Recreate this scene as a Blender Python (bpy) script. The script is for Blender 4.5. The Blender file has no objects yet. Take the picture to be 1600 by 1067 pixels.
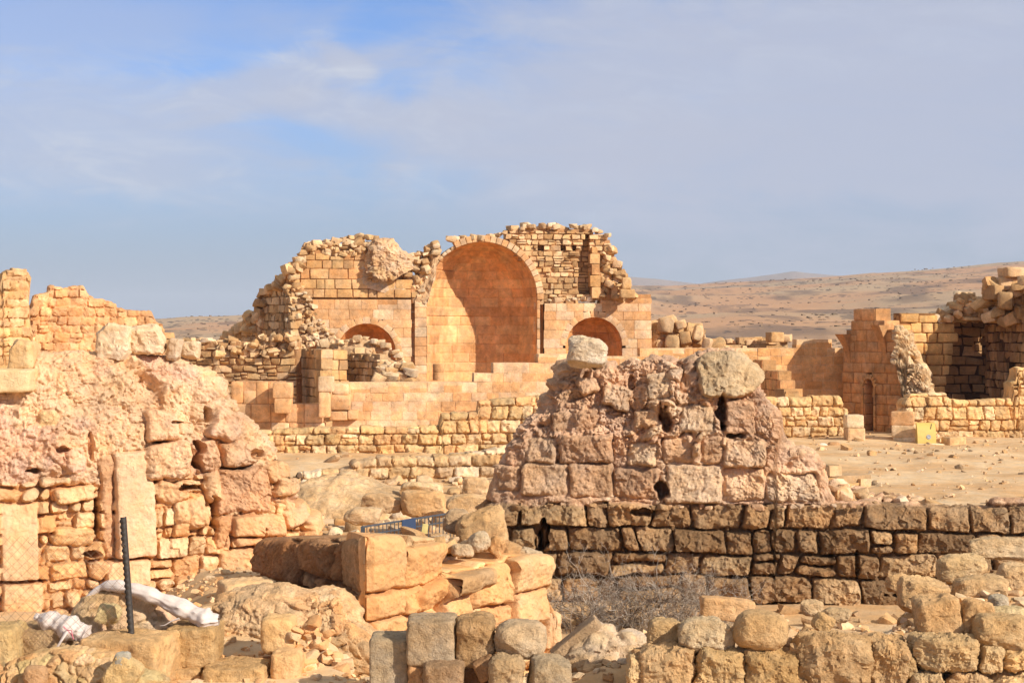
import bpy, math
import numpy as np
from mathutils import Vector
sc = bpy.context.scene
# ------------------------------------------------------------------ camera, sky, sun, exposure
F = 2667.0; HZ = 520.0; CZ = 3.3          # focal length in photo pixels, horizon row, eye height above the plaza
cam = bpy.data.cameras.new('camera'); camo = bpy.data.objects.new('camera', cam); sc.collection.objects.link(camo)
camo.location = (0, 0, CZ); camo.rotation_euler = (math.radians(90), 0, 0)
cam.sensor_width = 36; cam.lens = 36 * F / 1600; cam.shift_y = -13.5 / 1600
cam.clip_start = 0.1; cam.clip_end = 40000
sc.camera = camo
SUN_AZ, SUN_EL = 52.0, 30.0               # degrees to the right of straight behind the camera, above the horizon
sa, se = math.radians(SUN_AZ), math.radians(SUN_EL)
sdir = Vector((math.sin(sa) * math.cos(se), -math.cos(sa) * math.cos(se), math.sin(se)))
sun = bpy.data.lights.new('sun', 'SUN'); sun.energy = 5.0; sun.angle = math.radians(0.55); sun.color = (1, .93, .83)
suno = bpy.data.objects.new('sun', sun); sc.collection.objects.link(suno)
suno.rotation_euler = sdir.to_track_quat('Z', 'Y').to_euler()
sc.view_settings.view_transform = 'Standard'; sc.view_settings.look = 'None'
sc.view_settings.exposure = 0.26; sc.view_settings.gamma = 1.0
W = bpy.data.worlds.new('World'); sc.world = W; W.use_nodes = True
def build_world():
    nt = W.node_tree; N = nt.nodes; L = nt.links; N.clear()
    def nd(t, **k):
        n = N.new(t)
        for a, v in k.items():
            if a == 'inp':
                for i, x in v.items(): n.inputs[i].default_value = x
            else: setattr(n, a, v)
        return n
    def m(op, a, b=None, c=None, clamp=False):
        n = nd('ShaderNodeMath', operation=op); n.use_clamp = clamp
        for i, x in enumerate((a, b, c)):
            if x is None: continue
            if isinstance(x, (int, float)): n.inputs[i].default_value = x
            else: L.new(x, n.inputs[i])
        return n.outputs[0]
    sky = nd('ShaderNodeTexSky', sky_type='NISHITA'); sky.sun_disc = False
    sky.sun_elevation = se; sky.sun_rotation = math.atan2(sdir.x, sdir.y)
    sky.altitude = 350; sky.air_density = 1.0; sky.dust_density = 1.2; sky.ozone_density = 1.6
    tc = nd('ShaderNodeTexCoord'); sp = nd('ShaderNodeSeparateXYZ'); L.new(tc.outputs['Generated'], sp.inputs[0])
    az = m('ARCTAN2', sp.outputs[0], sp.outputs[1]); el = m('ARCSINE', sp.outputs[2])
    # warped coordinates so that the veils get torn edges
    cv = nd('ShaderNodeCombineXYZ'); L.new(m('MULTIPLY', az, 7.0), cv.inputs[0]); L.new(m('MULTIPLY', el, 15.0), cv.inputs[1])
    n1 = nd('ShaderNodeTexNoise', inp={'Scale': 1.5, 'Detail': 9.0, 'Roughness': .6, 'Distortion': .7}); L.new(cv.outputs[0], n1.inputs['Vector'])
    cv2 = nd('ShaderNodeCombineXYZ'); L.new(m('ADD', m('MULTIPLY', az, 4.0), m('MULTIPLY', el, 5.0)), cv2.inputs[0]); L.new(m('MULTIPLY', el, 26.0), cv2.inputs[1])
    n2 = nd('ShaderNodeTexNoise', inp={'Scale': 1.6, 'Detail': 9.0, 'Roughness': .6, 'Distortion': .8}); L.new(cv2.outputs[0], n2.inputs['Vector'])
    w1 = m('SUBTRACT', n1.outputs[0], .5); w2 = m('SUBTRACT', n2.outputs[0], .5)
    def blob(a0, e0, ra, re, slant=0.0, soft=1.0):
        dx = m('DIVIDE', m('SUBTRACT', az, a0), ra)
        dy = m('DIVIDE', m('SUBTRACT', m('SUBTRACT', el, e0), m('MULTIPLY', m('SUBTRACT', az, a0), slant)), re)
        r = m('SQRT', m('ADD', m('MULTIPLY', dx, dx), m('MULTIPLY', dy, dy)))
        r = m('ADD', r, m('ADD', m('MULTIPLY', w1, 1.3), m('MULTIPLY', w2, .9)))
        mr = nd('ShaderNodeMapRange', interpolation_type='SMOOTHSTEP', inp={1: 1.0 + .45 * soft, 2: 1.0 - .5 * soft, 3: 0.0, 4: 1.0}); L.new(r, mr.inputs[0])
        return mr.outputs[0]
    P = lambda x, y: ((x - 800) / F, (HZ - y) / F)
    tot = None
    for (x, y, rx, ry, sl, so, k) in SKY_VEILS:
        a0, e0 = P(x, y)
        b = m('MULTIPLY', blob(a0, e0, rx / F, ry / F, sl, so), k)
        tot = b if tot is None else m('SUBTRACT', 1.0, m('MULTIPLY', m('SUBTRACT', 1.0, tot), m('SUBTRACT', 1.0, b)))
    tot = m('MULTIPLY', tot, m('ADD', .86, m('MULTIPLY', n2.outputs[0], .28)), clamp=True)
    wis = None
    for (x, y, rx, ry, sl, k) in SKY_WISPS:
        a0, e0 = P(x, y); b = m('MULTIPLY', blob(a0, e0, rx / F, ry / F, sl, 1.3), k); wis = b if wis is None else m('MAXIMUM', wis, b)
    cv3 = nd('ShaderNodeCombineXYZ'); L.new(m('ADD', m('MULTIPLY', az, 14.0), m('MULTIPLY', el, -12.0)), cv3.inputs[0]); L.new(m('ADD', m('MULTIPLY', el, 46.0), m('MULTIPLY', az, 7.0)), cv3.inputs[1])
    n3 = nd('ShaderNodeTexNoise', inp={'Scale': 1.0, 'Detail': 10.0, 'Roughness': .62, 'Distortion': 1.2}); L.new(cv3.outputs[0], n3.inputs['Vector'])
    st = nd('ShaderNodeMapRange', interpolation_type='SMOOTHSTEP', inp={1: .4, 2: .7, 3: .15, 4: 1.0}); L.new(n3.outputs[0], st.inputs[0])
    wis = m('MULTIPLY', wis, st.outputs[0], clamp=True)
    mix = nd('ShaderNodeMix', data_type='RGBA'); L.new(tot, mix.inputs[0])
    tint = nd('ShaderNodeMix', data_type='RGBA', blend_type='MULTIPLY'); tint.inputs[0].default_value = 1.0
    L.new(sky.outputs[0], tint.inputs[6]); tint.inputs[7].default_value = SKY_TINT
    hz = nd('ShaderNodeMapRange', interpolation_type='SMOOTHSTEP', inp={1: .15, 2: .0, 3: 0.0, 4: .85}); L.new(el, hz.inputs[0])
    mh = nd('ShaderNodeMix', data_type='RGBA'); L.new(hz.outputs[0], mh.inputs[0]); L.new(tint.outputs[2], mh.inputs[6]); mh.inputs[7].default_value = SKY_LOW
    L.new(mh.outputs[2], mix.inputs[6]); mix.inputs[7].default_value = SKY_CLOUD
    mw = nd('ShaderNodeMix', data_type='RGBA'); L.new(wis, mw.inputs[0]); L.new(mix.outputs[2], mw.inputs[6]); mw.inputs[7].default_value = SKY_WHITE; mix = mw
    # unseen bright veil added overhead to fill in the shade, above the view
    hi = nd('ShaderNodeMapRange', interpolation_type='SMOOTHSTEP', inp={1: .26, 2: .75, 3: 0.0, 4: .9}); L.new(el, hi.inputs[0])
    mo = nd('ShaderNodeMix', data_type='RGBA'); L.new(hi.outputs[0], mo.inputs[0]); L.new(mix.outputs[2], mo.inputs[6]); mo.inputs[7].default_value = SKY_HIGH
    bg = nd('ShaderNodeBackground', inp={'Strength': .1}); L.new(mo.outputs[2], bg.inputs[0])
    out = nd('ShaderNodeOutputWorld'); L.new(bg.outputs[0], out.inputs[0])
SKY_WISPS = [(440, 120, 170, 45, .22, .8), (548, 108, 50, 34, -.5, 1.0), (230, 150, 300, 60, .05, .5), (150, 265, 300, 55, -.08, .65), (600, 180, 170, 45, -.2, .6), (900, 120, 420, 90, .0, .3), (1250, 60, 420, 60, 0, .3), (700, 285, 260, 35, .0, .35), (930, 335, 90, 25, 0, .3)]
SKY_VEILS = [  # photo px of the patch, radii, slant, softness, cover
    (1330, 150, 620, 250, .0, 1.1, .9), (820, 215, 360, 75, -.12, 1.2, .75), (110, 225, 330, 95, -.1, 1.2, .7),
    (430, 135, 190, 40, .25, .9, .75), (545, 105, 50, 26, -.5, .8, .6), (120, 60, 330, 60, .05, 1.3, .45),
    (560, 175, 170, 36, -.1, 1.0, .6), (900, 330, 260, 40, .0, 1.0, .35), (-900, 200, 700, 150, 0, 1, .7), (2600, 250, 500, 120, 0, 1, .7)]
SKY_TINT = (.62, .82, 1.24, 1); SKY_LOW = (2.7, 3.2, 4.1, 1); SKY_CLOUD = (4.2, 4.5, 5.6, 1); SKY_WHITE = (5.2, 5.6, 6.5, 1); SKY_HIGH = (4.9, 4.8, 4.7, 1)
build_world()

# ------------------------------------------------------------------ numeric helpers
def at(px, py, Y): return np.array(((px - 800) / F * Y, Y, CZ + (HZ - py) / F * Y))
def lin(v): v = np.asarray(v, float) / 255.; return np.where(v < .04045, v / 12.92, ((v + .055) / 1.055) ** 2.4)
def c(r, g, b, k=.8): return lin((r, g, b)) * k
def sig(a): return 1 / (1 + np.exp(-np.clip(a, -40, 40)))
def sstep(a, b, x): t = np.clip((x - a) / (b - a), 0, 1); return t * t * (3 - 2 * t)
G3 = np.array([(1,1,0),(-1,1,0),(1,-1,0),(-1,-1,0),(1,0,1),(-1,0,1),(1,0,-1),(-1,0,-1),(0,1,1),(0,-1,1),(0,1,-1),(0,-1,-1),(1,1,0),(-1,1,0),(0,-1,1),(0,-1,-1)], float)
def hsh(ix, iy, iz):
    n = ix.astype(np.int64).astype(np.uint32) * np.uint32(374761393) ^ iy.astype(np.int64).astype(np.uint32) * np.uint32(668265263) ^ iz.astype(np.int64).astype(np.uint32) * np.uint32(2246822519)
    n ^= n >> np.uint32(15); n *= np.uint32(2246822519); n ^= n >> np.uint32(13); n *= np.uint32(3266489917); n ^= n >> np.uint32(16)
    return n
def noise(p):
    p = np.asarray(p, float); sh = p.shape[:-1]; p = p.reshape(-1, 3)
    i = np.floor(p); f = p - i; w = f * f * f * (f * (f * 6 - 15) + 10); r = np.zeros(len(p))
    for dx in (0, 1):
        for dy in (0, 1):
            for dz in (0, 1):
                g = G3[hsh(i[:, 0] + dx, i[:, 1] + dy, i[:, 2] + dz) & np.uint32(15)]
                d = g[:, 0] * (f[:, 0] - dx) + g[:, 1] * (f[:, 1] - dy) + g[:, 2] * (f[:, 2] - dz)
                r += d * (w[:, 0] if dx else 1 - w[:, 0]) * (w[:, 1] if dy else 1 - w[:, 1]) * (w[:, 2] if dz else 1 - w[:, 2])
    return r.reshape(sh)
def fbm(p, o=3, g=.5):
    p = np.asarray(p, float); r = 0; a = 1
    for k in range(o): r = r + a * noise(p * 2.03 ** k + 17.3 * k); a *= g
    return r
def voro(p):
    p = np.asarray(p, float); sh = p.shape[:-1]; p = p.reshape(-1, 3); i = np.floor(p)
    f1 = np.full(len(p), 9.); f2 = np.full(len(p), 9.); idd = np.zeros(len(p))
    for dx in (-1, 0, 1):
        for dy in (-1, 0, 1):
            for dz in (-1, 0, 1):
                cx, cy, cz = i[:, 0] + dx, i[:, 1] + dy, i[:, 2] + dz
                h = hsh(cx, cy, cz)
                a = (h & np.uint32(1023)) / 1023.; b = ((h >> np.uint32(10)) & np.uint32(1023)) / 1023.; d_ = ((h >> np.uint32(20)) & np.uint32(1023)) / 1023.
                d = np.sqrt((cx + a - p[:, 0]) ** 2 + (cy + b - p[:, 1]) ** 2 + (cz + d_ - p[:, 2]) ** 2)
                n1 = d < f1; f2 = np.where(n1, f1, np.minimum(f2, d)); idd = np.where(n1, (h % np.uint32(9973)) / 9973., idd); f1 = np.where(n1, d, f1)
    return f1.reshape(sh), f2.reshape(sh), idd.reshape(sh)

# ------------------------------------------------------------------ materials
def stone_mat(name, fine=1.0, bump=1.0, var=.3, grey=.0):
    m = bpy.data.materials.new(name); m.use_nodes = True; nt = m.node_tree; N = nt.nodes; L = nt.links
    b = N['Principled BSDF']; b.inputs['Roughness'].default_value = .95; b.inputs['Specular IOR Level'].default_value = .15
    tc = N.new('ShaderNodeTexCoord'); at_ = N.new('ShaderNodeAttribute'); at_.attribute_name = 'tint'
    def nz(s, d, r, dist=0):
        n = N.new('ShaderNodeTexNoise'); n.inputs['Scale'].default_value = s; n.inputs['Detail'].default_value = d; n.inputs['Roughness'].default_value = r; n.inputs['Distortion'].default_value = dist
        L.new(tc.outputs['Object'], n.inputs['Vector']); return n.outputs[0]
    def mr(x, a, b_, c_, d):
        n = N.new('ShaderNodeMapRange'); L.new(x, n.inputs[0])
        for i, v in enumerate((a, b_, c_, d)): n.inputs[i + 1].default_value = v
        return n.outputs[0]
    def mul(a, b_):
        n = N.new('ShaderNodeMath'); n.operation = 'MULTIPLY'; L.new(a, n.inputs[0])
        if isinstance(b_, float): n.inputs[1].default_value = b_
        else: L.new(b_, n.inputs[1])
        return n.outputs[0]
    def add(a, b_):
        n = N.new('ShaderNodeMath'); n.operation = 'ADD'; L.new(a, n.inputs[0]); L.new(b_, n.inputs[1]); return n.outputs[0]
    big = nz(1.3, 5, .6); mid = nz(9 * fine, 8, .65, .3); fin = nz(46 * fine, 6, .7); pit = nz(24 * fine, 3, .55)
    v = mul(mul(mr(big, .3, .7, 1 - var, 1 + var), mr(mid, .3, .7, 1 - var * .9, 1 + var * .8)), mr(fin, .3, .7, 1 - var * .5, 1 + var * .5))
    pm = mr(pit, .66, .74, 1.0, .62)
    v = mul(v, pm)
    mx = N.new('ShaderNodeVectorMath'); mx.operation = 'SCALE'; L.new(at_.outputs['Color'], mx.inputs[0]); L.new(v, mx.inputs['Scale'])
    # warm/cool mineral drift
    hs = N.new('ShaderNodeMix'); hs.data_type = 'RGBA'; hs.blend_type = 'MULTIPLY'; hs.inputs[0].default_value = 1.0
    L.new(mx.outputs[0], hs.inputs[6]); rp = N.new('ShaderNodeMix'); rp.data_type = 'RGBA'
    L.new(mr(nz(3.1, 4, .6), .35, .65, 0, 1), rp.inputs[0]); rp.inputs[6].default_value = (1.05, .98, .9, 1); rp.inputs[7].default_value = (.96, 1.0, 1.1, 1)
    L.new(rp.outputs[2], hs.inputs[7]); col = hs.outputs[2]
    if grey > 0:   # grey crust of lichen in patches
        g = N.new('ShaderNodeMix'); g.data_type = 'RGBA'; L.new(mul(mr(nz(5.5, 7, .7, .6), .5, .66, 0, 1), float(grey)), g.inputs[0])
        L.new(col, g.inputs[6]); g.inputs[7].default_value = (.27, .225, .17, 1); col = g.outputs[2]
    L.new(col, b.inputs['Base Color'])
    bp = N.new('ShaderNodeBump'); bp.inputs['Strength'].default_value = .9; bp.inputs['Distance'].default_value = .032 * bump
    L.new(add(add(mul(mid, 1.0), mul(fin, .5)), mul(mr(pit, .6, .75, 1, 0), .25)), bp.inputs['Height']); L.new(bp.outputs[0], b.inputs['Normal'])
    return m
def flat_mat(name, col, rough=.6, metal=0, nscale=0, namp=.2, bump=0):
    m = bpy.data.materials.new(name); m.use_nodes = True; nt = m.node_tree; N = nt.nodes; L = nt.links
    b = N['Principled BSDF']; b.inputs['Roughness'].default_value = rough; b.inputs['Metallic'].default_value = metal
    tc = N.new('ShaderNodeTexCoord'); n = N.new('ShaderNodeTexNoise'); n.inputs['Scale'].default_value = nscale or 12; n.inputs['Detail'].default_value = 6
    L.new(tc.outputs['Object'], n.inputs['Vector'])
    mr = N.new('ShaderNodeMapRange'); L.new(n.outputs[0], mr.inputs[0]); mr.inputs[1].default_value = .3; mr.inputs[2].default_value = .7; mr.inputs[3].default_value = 1 - namp; mr.inputs[4].default_value = 1 + namp
    s = N.new('ShaderNodeVectorMath'); s.operation = 'SCALE'; s.inputs[0].default_value = col[:3]; L.new(mr.outputs[0], s.inputs['Scale']); L.new(s.outputs[0], b.inputs['Base Color'])
    if bump:
        bp = N.new('ShaderNodeBump'); bp.inputs['Distance'].default_value = bump; bp.inputs['Strength'].default_value = .6; L.new(n.outputs[0], bp.inputs['Height']); L.new(bp.outputs[0], b.inputs['Normal'])
    return m
M_far = stone_mat('ashlar limestone', fine=.6, bump=.9, var=.27)
M_rub = stone_mat('rubble limestone', fine=.8, bump=1.0, var=.26)
M_near = stone_mat('weathered limestone', fine=1.7, bump=1.15, var=.3, grey=.12)
M_lich = stone_mat('lichen grey limestone', fine=1.7, bump=1.1, var=.32, grey=.32)
M_dark = stone_mat('brown patina limestone', fine=1.4, bump=1.7, var=.34, grey=.12)
M_rock = stone_mat('pinkish rubble limestone', fine=1.5, bump=1.6, var=.3, grey=.06)
M_core = stone_mat('earth mortar and rubble', fine=1.3, bump=1.2, var=.24)

# ------------------------------------------------------------------ mesh builder
class MB:
    def __init__(s): s.v = []; s.f = []; s.cl = []; s.n = 0
    def add(s, v, f, col):
        v = np.asarray(v, float).reshape(-1, 3); col = np.asarray(col, float)
        if col.ndim == 1: col = np.tile(col, (len(v), 1))
        f = np.asarray(f, int)
        if f.shape[1] == 3: f = np.hstack([f, -np.ones((len(f), 1), int) - s.n])
        s.v.append(v); s.f.append(f + s.n); s.cl.append(col); s.n += len(v)
    def build(s, name, mat, parent=None, origin=None, smooth=True, angle=40):
        V = np.vstack(s.v); Fq = np.vstack(s.f); Cc = np.vstack(s.cl)
        if origin is None:
            lo, hi = V.min(0), V.max(0); origin = np.array(((lo[0] + hi[0]) / 2, (lo[1] + hi[1]) / 2, lo[2]))
        if parent is not None: origin = np.array(parent['_o'])
        me = bpy.data.meshes.new(name)
        tri = Fq[:, 3] < 0; cnt = np.where(tri, 3, 4); tot = int(cnt.sum())
        me.vertices.add(len(V)); me.vertices.foreach_set('co', (V - origin).astype(np.float32).ravel())
        flat = Fq.ravel(); flat = flat[flat >= 0]
        me.loops.add(tot); me.loops.foreach_set('vertex_index', flat.astype(np.int32))
        me.polygons.add(len(Fq)); st = np.concatenate([[0], np.cumsum(cnt)[:-1]]); me.polygons.foreach_set('loop_start', st.astype(np.int32))
        me.update(calc_edges=True)
        a = me.attributes.new('tint', 'FLOAT_COLOR', 'POINT'); a.data.foreach_set('color', np.hstack([np.clip(Cc, 0, .9), np.ones((len(Cc), 1))]).astype(np.float32).ravel())
        if smooth:
            me.polygons.foreach_set('use_smooth', np.ones(len(Fq), bool)); me.set_sharp_from_angle(angle=math.radians(angle))
        me.materials.append(mat)
        o = bpy.data.objects.new(name, me); sc.collection.objects.link(o)
        if parent is not None: o.parent = parent
        else: o.location = origin; o['_o'] = [float(x) for x in origin]
        return o
def tag(o, label=None, cat=None, group=None, kind=None):
    if label: o['label'] = label
    if cat: o['category'] = cat
    if group: o['group'] = group
    if kind: o['kind'] = kind
    return o
def thing(name, label, cat, loc, group=None):
    o = bpy.data.objects.new(name, None); sc.collection.objects.link(o); o.location = tuple(loc); o['_o'] = [float(x) for x in loc]
    return tag(o, label, cat, group)

_T = {}
def tmpl(n):
    if n in _T: return _T[n]
    s = np.linspace(-1, 1, n + 1)
    if n >= 10: s = np.concatenate([[-1, -.955, -.87], np.linspace(-.74, .74, n - 5), [.87, .955, 1]])
    elif n >= 4: s = np.concatenate([[-1], np.linspace(-.88, .88, n - 1), [1]])
    idx = {}; V = []; Q = []
    def g(k):
        if k not in idx: idx[k] = len(V); V.append([s[k[0]], s[k[1]], s[k[2]]])
        return idx[k]
    for a in range(3):
        b, d = (a + 1) % 3, (a + 2) % 3
        for side in (0, n):
            for i in range(n):
                for j in range(n):
                    q = []
                    for (ii, jj) in ((i, j), (i + 1, j), (i + 1, j + 1), (i, j + 1)):
                        k = [0, 0, 0]; k[a] = side; k[b] = ii; k[d] = jj; q.append(g(tuple(k)))
                    Q.append(q if side else q[::-1])
    _T[n] = (np.array(V), np.array(Q)); return _T[n]
CORN = np.array([(x, y, z) for x in (-1, 1) for y in (-1, 1) for z in (-1, 1)], float)
def stones(mb, C, H, AX, col, rng, n=3, k=8., rough=.06, jit=.08, facets=0, fcut=(.7, 1.), freq=1.0, colvar=.0):
    C = np.atleast_2d(np.asarray(C, float)); H = np.atleast_2d(np.asarray(H, float)); N = len(C)
    if N == 0: return
    AX = np.asarray(AX, float)
    if AX.ndim == 2: AX = np.tile(AX, (N, 1, 1))
    col = np.atleast_2d(np.asarray(col, float))
    if len(col) == 1: col = np.tile(col, (N, 1))
    T, Q = tmpl(n); Nv = len(T)
    if n <= 3: k = max(k, 30.)
    kn = (np.abs(T) ** k).sum(1) ** (1 / k); P = np.tile(T / kn[:, None], (N, 1, 1))
    Gn = np.sign(T) * np.abs(T) ** (k - 1); 
    J = rng.uniform(-1, 1, (N, 8, 3)) * jit
    Wt = np.prod((1 + T[:, None, :] * CORN[None]) / 2, axis=2)
    P = P + np.einsum('vc,ncd->nvd', Wt, J)
    for _ in range(facets):
        nr = rng.normal(size=(N, 3)); nr /= np.linalg.norm(nr, axis=1)[:, None]
        cc = rng.uniform(fcut[0], fcut[1], N)
        d = np.einsum('nvd,nd->nv', P, nr) - cc[:, None] * np.abs(nr).sum(1)[:, None] * .72
        P = P - np.maximum(d, 0)[..., None] * nr[:, None, :]
    nl = Gn[None] / H[:, None]; nl /= np.linalg.norm(nl, axis=2)[..., None] + 1e-9
    Wd = np.einsum('nvd,nde->nve', P * H[:, None], AX); nw = np.einsum('nvd,nde->nve', nl, AX)
    mh = np.median(H, axis=1)
    if rough > 0:
        q = (Wd / mh[:, None, None]) * freq + rng.uniform(-500, 500, (N, 1, 3))
        o = 2 if n < 5 else (3 if n < 10 else 4)
        dsp = fbm(q, o, .55)
        if n >= 12:   # hackly split faces: flakes that meet at edges, and a coarse grain
            f1, f2, kk = voro(q * 1.15 + .25 * dsp[..., None]); dsp = dsp * .9 + (f1 - .45) * 1.1 + (kk - .5) * .5 + np.abs(fbm(q * 4.1 + 7, 4, .65)) * .7
        Wd = Wd + nw * (dsp * rough * mh[:, None])[..., None]
    Wd = Wd + C[:, None]
    if np.linalg.det(AX[0]) < 0: Q = Q[:, ::-1]
    Fq = (Q[None] + (np.arange(N) * Nv)[:, None, None]).reshape(-1, 4)
    cv = np.repeat(col, Nv, axis=0)
    mb.add(Wd.reshape(-1, 3), Fq, cv)
def pick(pal, rng, N, v=.1):
    pal = np.asarray(pal); w = pal[rng.randint(len(pal), size=N)] * rng.uniform(1 - v, 1 + v, (N, 1)); return w
def nfor(size_m, Y, lo=2, hi=14, q=3.6): return int(np.clip(round(size_m * F / Y * .64 / q), lo, hi))

class Plane:
    def __init__(s, pa, Ya, pb, Yb):
        s.A = np.array(((pa - 800) / F * Ya, Ya)); B = np.array(((pb - 800) / F * Yb, Yb))
        s.U = (B - s.A) / np.linalg.norm(B - s.A); s.N = np.array((s.U[1], -s.U[0])); s.len = np.linalg.norm(B - s.A)
        s.Y = (Ya + Yb) / 2
        s.ax = np.array([[s.U[0], s.U[1], 0], [s.N[0], s.N[1], 0], [0, 0, 1.]])   # local u, outwards, up
    def uz(s, px, py):
        d = np.array(((px - 800) / F, 1.)); M = np.array([[d[0], -s.U[0]], [d[1], -s.U[1]]]); t, u = np.linalg.solve(M, s.A)
        return u, CZ + (HZ - py) / F * t
    def poly(s, pts): return np.array([s.uz(*p) for p in pts])
    def w(s, u, d, z):
        u, d, z = np.broadcast_arrays(np.asarray(u, float), np.asarray(d, float), np.asarray(z, float))
        return np.stack([s.A[0] + u * s.U[0] + d * s.N[0], s.A[1] + u * s.U[1] + d * s.N[1], z], -1)
def scan(poly, z):
    x = []; n = len(poly)
    for i in range(n):
        (u0, z0), (u1, z1) = poly[i], poly[(i + 1) % n]
        if (z0 <= z) != (z1 <= z): x.append(u0 + (z - z0) / (z1 - z0) * (u1 - u0))
    x.sort(); return [(x[i], x[i + 1]) for i in range(0, len(x) - 1, 2)]
def minus(iv, holes):
    for (a, b) in holes:
        out = []
        for (p, q) in iv:
            if b <= p or a >= q: out.append((p, q)); continue
            if a > p: out.append((p, a))
            if b < q: out.append((b, q))
        iv = out
    return iv
def inpoly(poly, u, z):
    return any(a <= u <= b for a, b in scan(poly, z))

def wall(mb, pl, pts, ch, ln, pal, rng, holes=(), th=.6, gap=.012, rec=.03, corecol=None, k=10., rough=.05, jit=.05, chv=.12, lnv=.4,
         prot=.012, ragged=.05, split=0., facets=0, colv=.1, n=None, pxpoly=True, d0=0., q=3.6, chink=0., ragtop=.45):
    poly = pl.poly(pts) if pxpoly else np.array(pts); hp = [pl.poly(h) if pxpoly else np.array(h) for h in holes]
    z = poly[:, 1].min(); zt = poly[:, 1].max(); C = []; H = []; S = []
    core = []
    while z < zt - ch * .3:
        h = ch * (1 + rng.uniform(-chv, chv)); zm = z + h * .5
        iv = scan(poly, zm)
        for p in hp: iv = minus(iv, scan(p, zm))
        for (a, b) in iv:
            if b - a < .06: continue
            core.append((a + .02, b - .02, z, z + h))
            u = a - rng.uniform(-ragged, ragged)
            be = b + rng.uniform(-ragged, ragged)
            while u < be - .02:
                l = ln * (1 + rng.uniform(-lnv, lnv))
                if be - u - l < ln * .45: l = be - u
                parts = [(z, h)]
                if rng.rand() < split and h > .1:
                    sp = rng.uniform(.35, .65); parts = [(z, h * sp), (z + h * sp, h * (1 - sp))]
                tp = ragtop and not any(inpoly(poly, uq, z + h * 1.5) for uq in (u + l * .5,))
                for (zz, hh) in parts:
                    if tp and rng.rand() < ragtop:
                        hh *= rng.uniform(.3, .85)
                    dp = rng.uniform(-prot, prot); g = gap * rng.uniform(.5, 1.5)
                    C.append((u + l / 2, d0 - th / 2 + dp, zz + hh / 2)); H.append((max(l / 2 - g / 2, .02), th / 2, max(hh / 2 - g / 2, .02)))
                if chink and rng.rand() < chink:   # small wedge stones driven into the joint
                    s_ = rng.uniform(.03, .055)
                    S.append((u + l, d0 - .05, z + rng.uniform(0, h), s_))
                u += l
        z += h
    if not C: return
    C = np.array(C); H = np.array(H)
    nn = n or nfor(ch, pl.Y, q=q)
    if nn <= 4: facets = min(facets, 1)
    kn = 1.0 / (3 ** (1 / k)) if k < 6 else 1.0
    stones(mb, pl.w(C[:, 0], C[:, 1], C[:, 2]), H, pl.ax, pick(pal, rng, len(C), colv), rng, nn, k, rough, jit, facets, (.8, 1.05))
    if S:
        S = np.array(S)
        stones(mb, pl.w(S[:, 0], S[:, 1], S[:, 2]), np.stack([S[:, 3] * 1.3, S[:, 3], S[:, 3] * .8], 1), pl.ax, pick(pal, rng, len(S), .15), rng, max(3, nn // 2), 4, .1, .3, 3)
    if rec is not None:
        cc = corecol if corecol is not None else np.mean(pal, 0) * .8
        co = np.array(core); V, Q = tmpl(1); Q = Q[:, ::-1]
        for (a, b, z0, z1) in co:
            vv = np.stack([(a + b) / 2 + V[:, 0] * (b - a) / 2, d0 - th / 2 - rec / 2 + V[:, 1] * (th / 2 - rec), (z0 + z1) / 2 + V[:, 2] * (z1 - z0) / 2], 1)
            mb.add(pl.w(vv[:, 0], vv[:, 1], vv[:, 2]), Q, cc)

def rocks_poly(mb, pl, pts, num, size, pal, rng, dep=(-.3, .1), k=7., facets=4, n=None, flat=.75, jit=.28, rough=.1, v=.15):
    """rubble stones scattered over a patch of a wall plane"""
    poly = pl.poly(pts); C = []
    lo, hi = poly.min(0), poly.max(0); t = 0
    while len(C) < num and t < num * 40:
        t += 1; u = rng.uniform(lo[0], hi[0]); z = rng.uniform(lo[1], hi[1])
        if inpoly(poly, u, z): C.append((u, rng.uniform(*dep), z))
    if not C: return
    C = np.array(C); N = len(C); s = rng.uniform(size[0], size[1], N) ** 1.0
    H = np.stack([s * rng.uniform(.8, 1.5, N), s * rng.uniform(.8, 1.2, N), s * flat * rng.uniform(.7, 1.2, N)], 1) * .5
    stones(mb, pl.w(C[:, 0], C[:, 1], C[:, 2]), H, randrot(rng, N, .5), pick(pal, rng, N, v), rng, n or nfor(np.mean(s), pl.Y, 4), k, rough, jit, facets)
def rocks_line(mb, pl, pts, step, size, pal, rng, dep=(-.5, .0), rise=.0, **kw):
    """rubble stones along a crest line"""
    P = pl.poly(pts); C = []
    for i in range(len(P) - 1):
        l = np.linalg.norm(P[i + 1] - P[i]); m_ = max(1, int(l / step))
        for j in range(m_):
            p = P[i] + (P[i + 1] - P[i]) * (j + rng.rand()) / m_; C.append((p[0], rng.uniform(*dep), p[1] + rng.uniform(-1, 1) * size[0] * .35 + rise))
    C = np.array(C); N = len(C); s = rng.uniform(size[0], size[1], N)
    H = np.stack([s * rng.uniform(.8, 1.5, N), s * rng.uniform(.8, 1.2, N), s * rng.uniform(.5, .9, N)], 1) * .5
    stones(mb, pl.w(C[:, 0], C[:, 1], C[:, 2]), H, randrot(rng, N, .2), pick(pal, rng, N, .12), rng, kw.get('n') or nfor(np.mean(s), pl.Y, 4), kw.get('k', 8.), .12, .26, 3)
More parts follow.
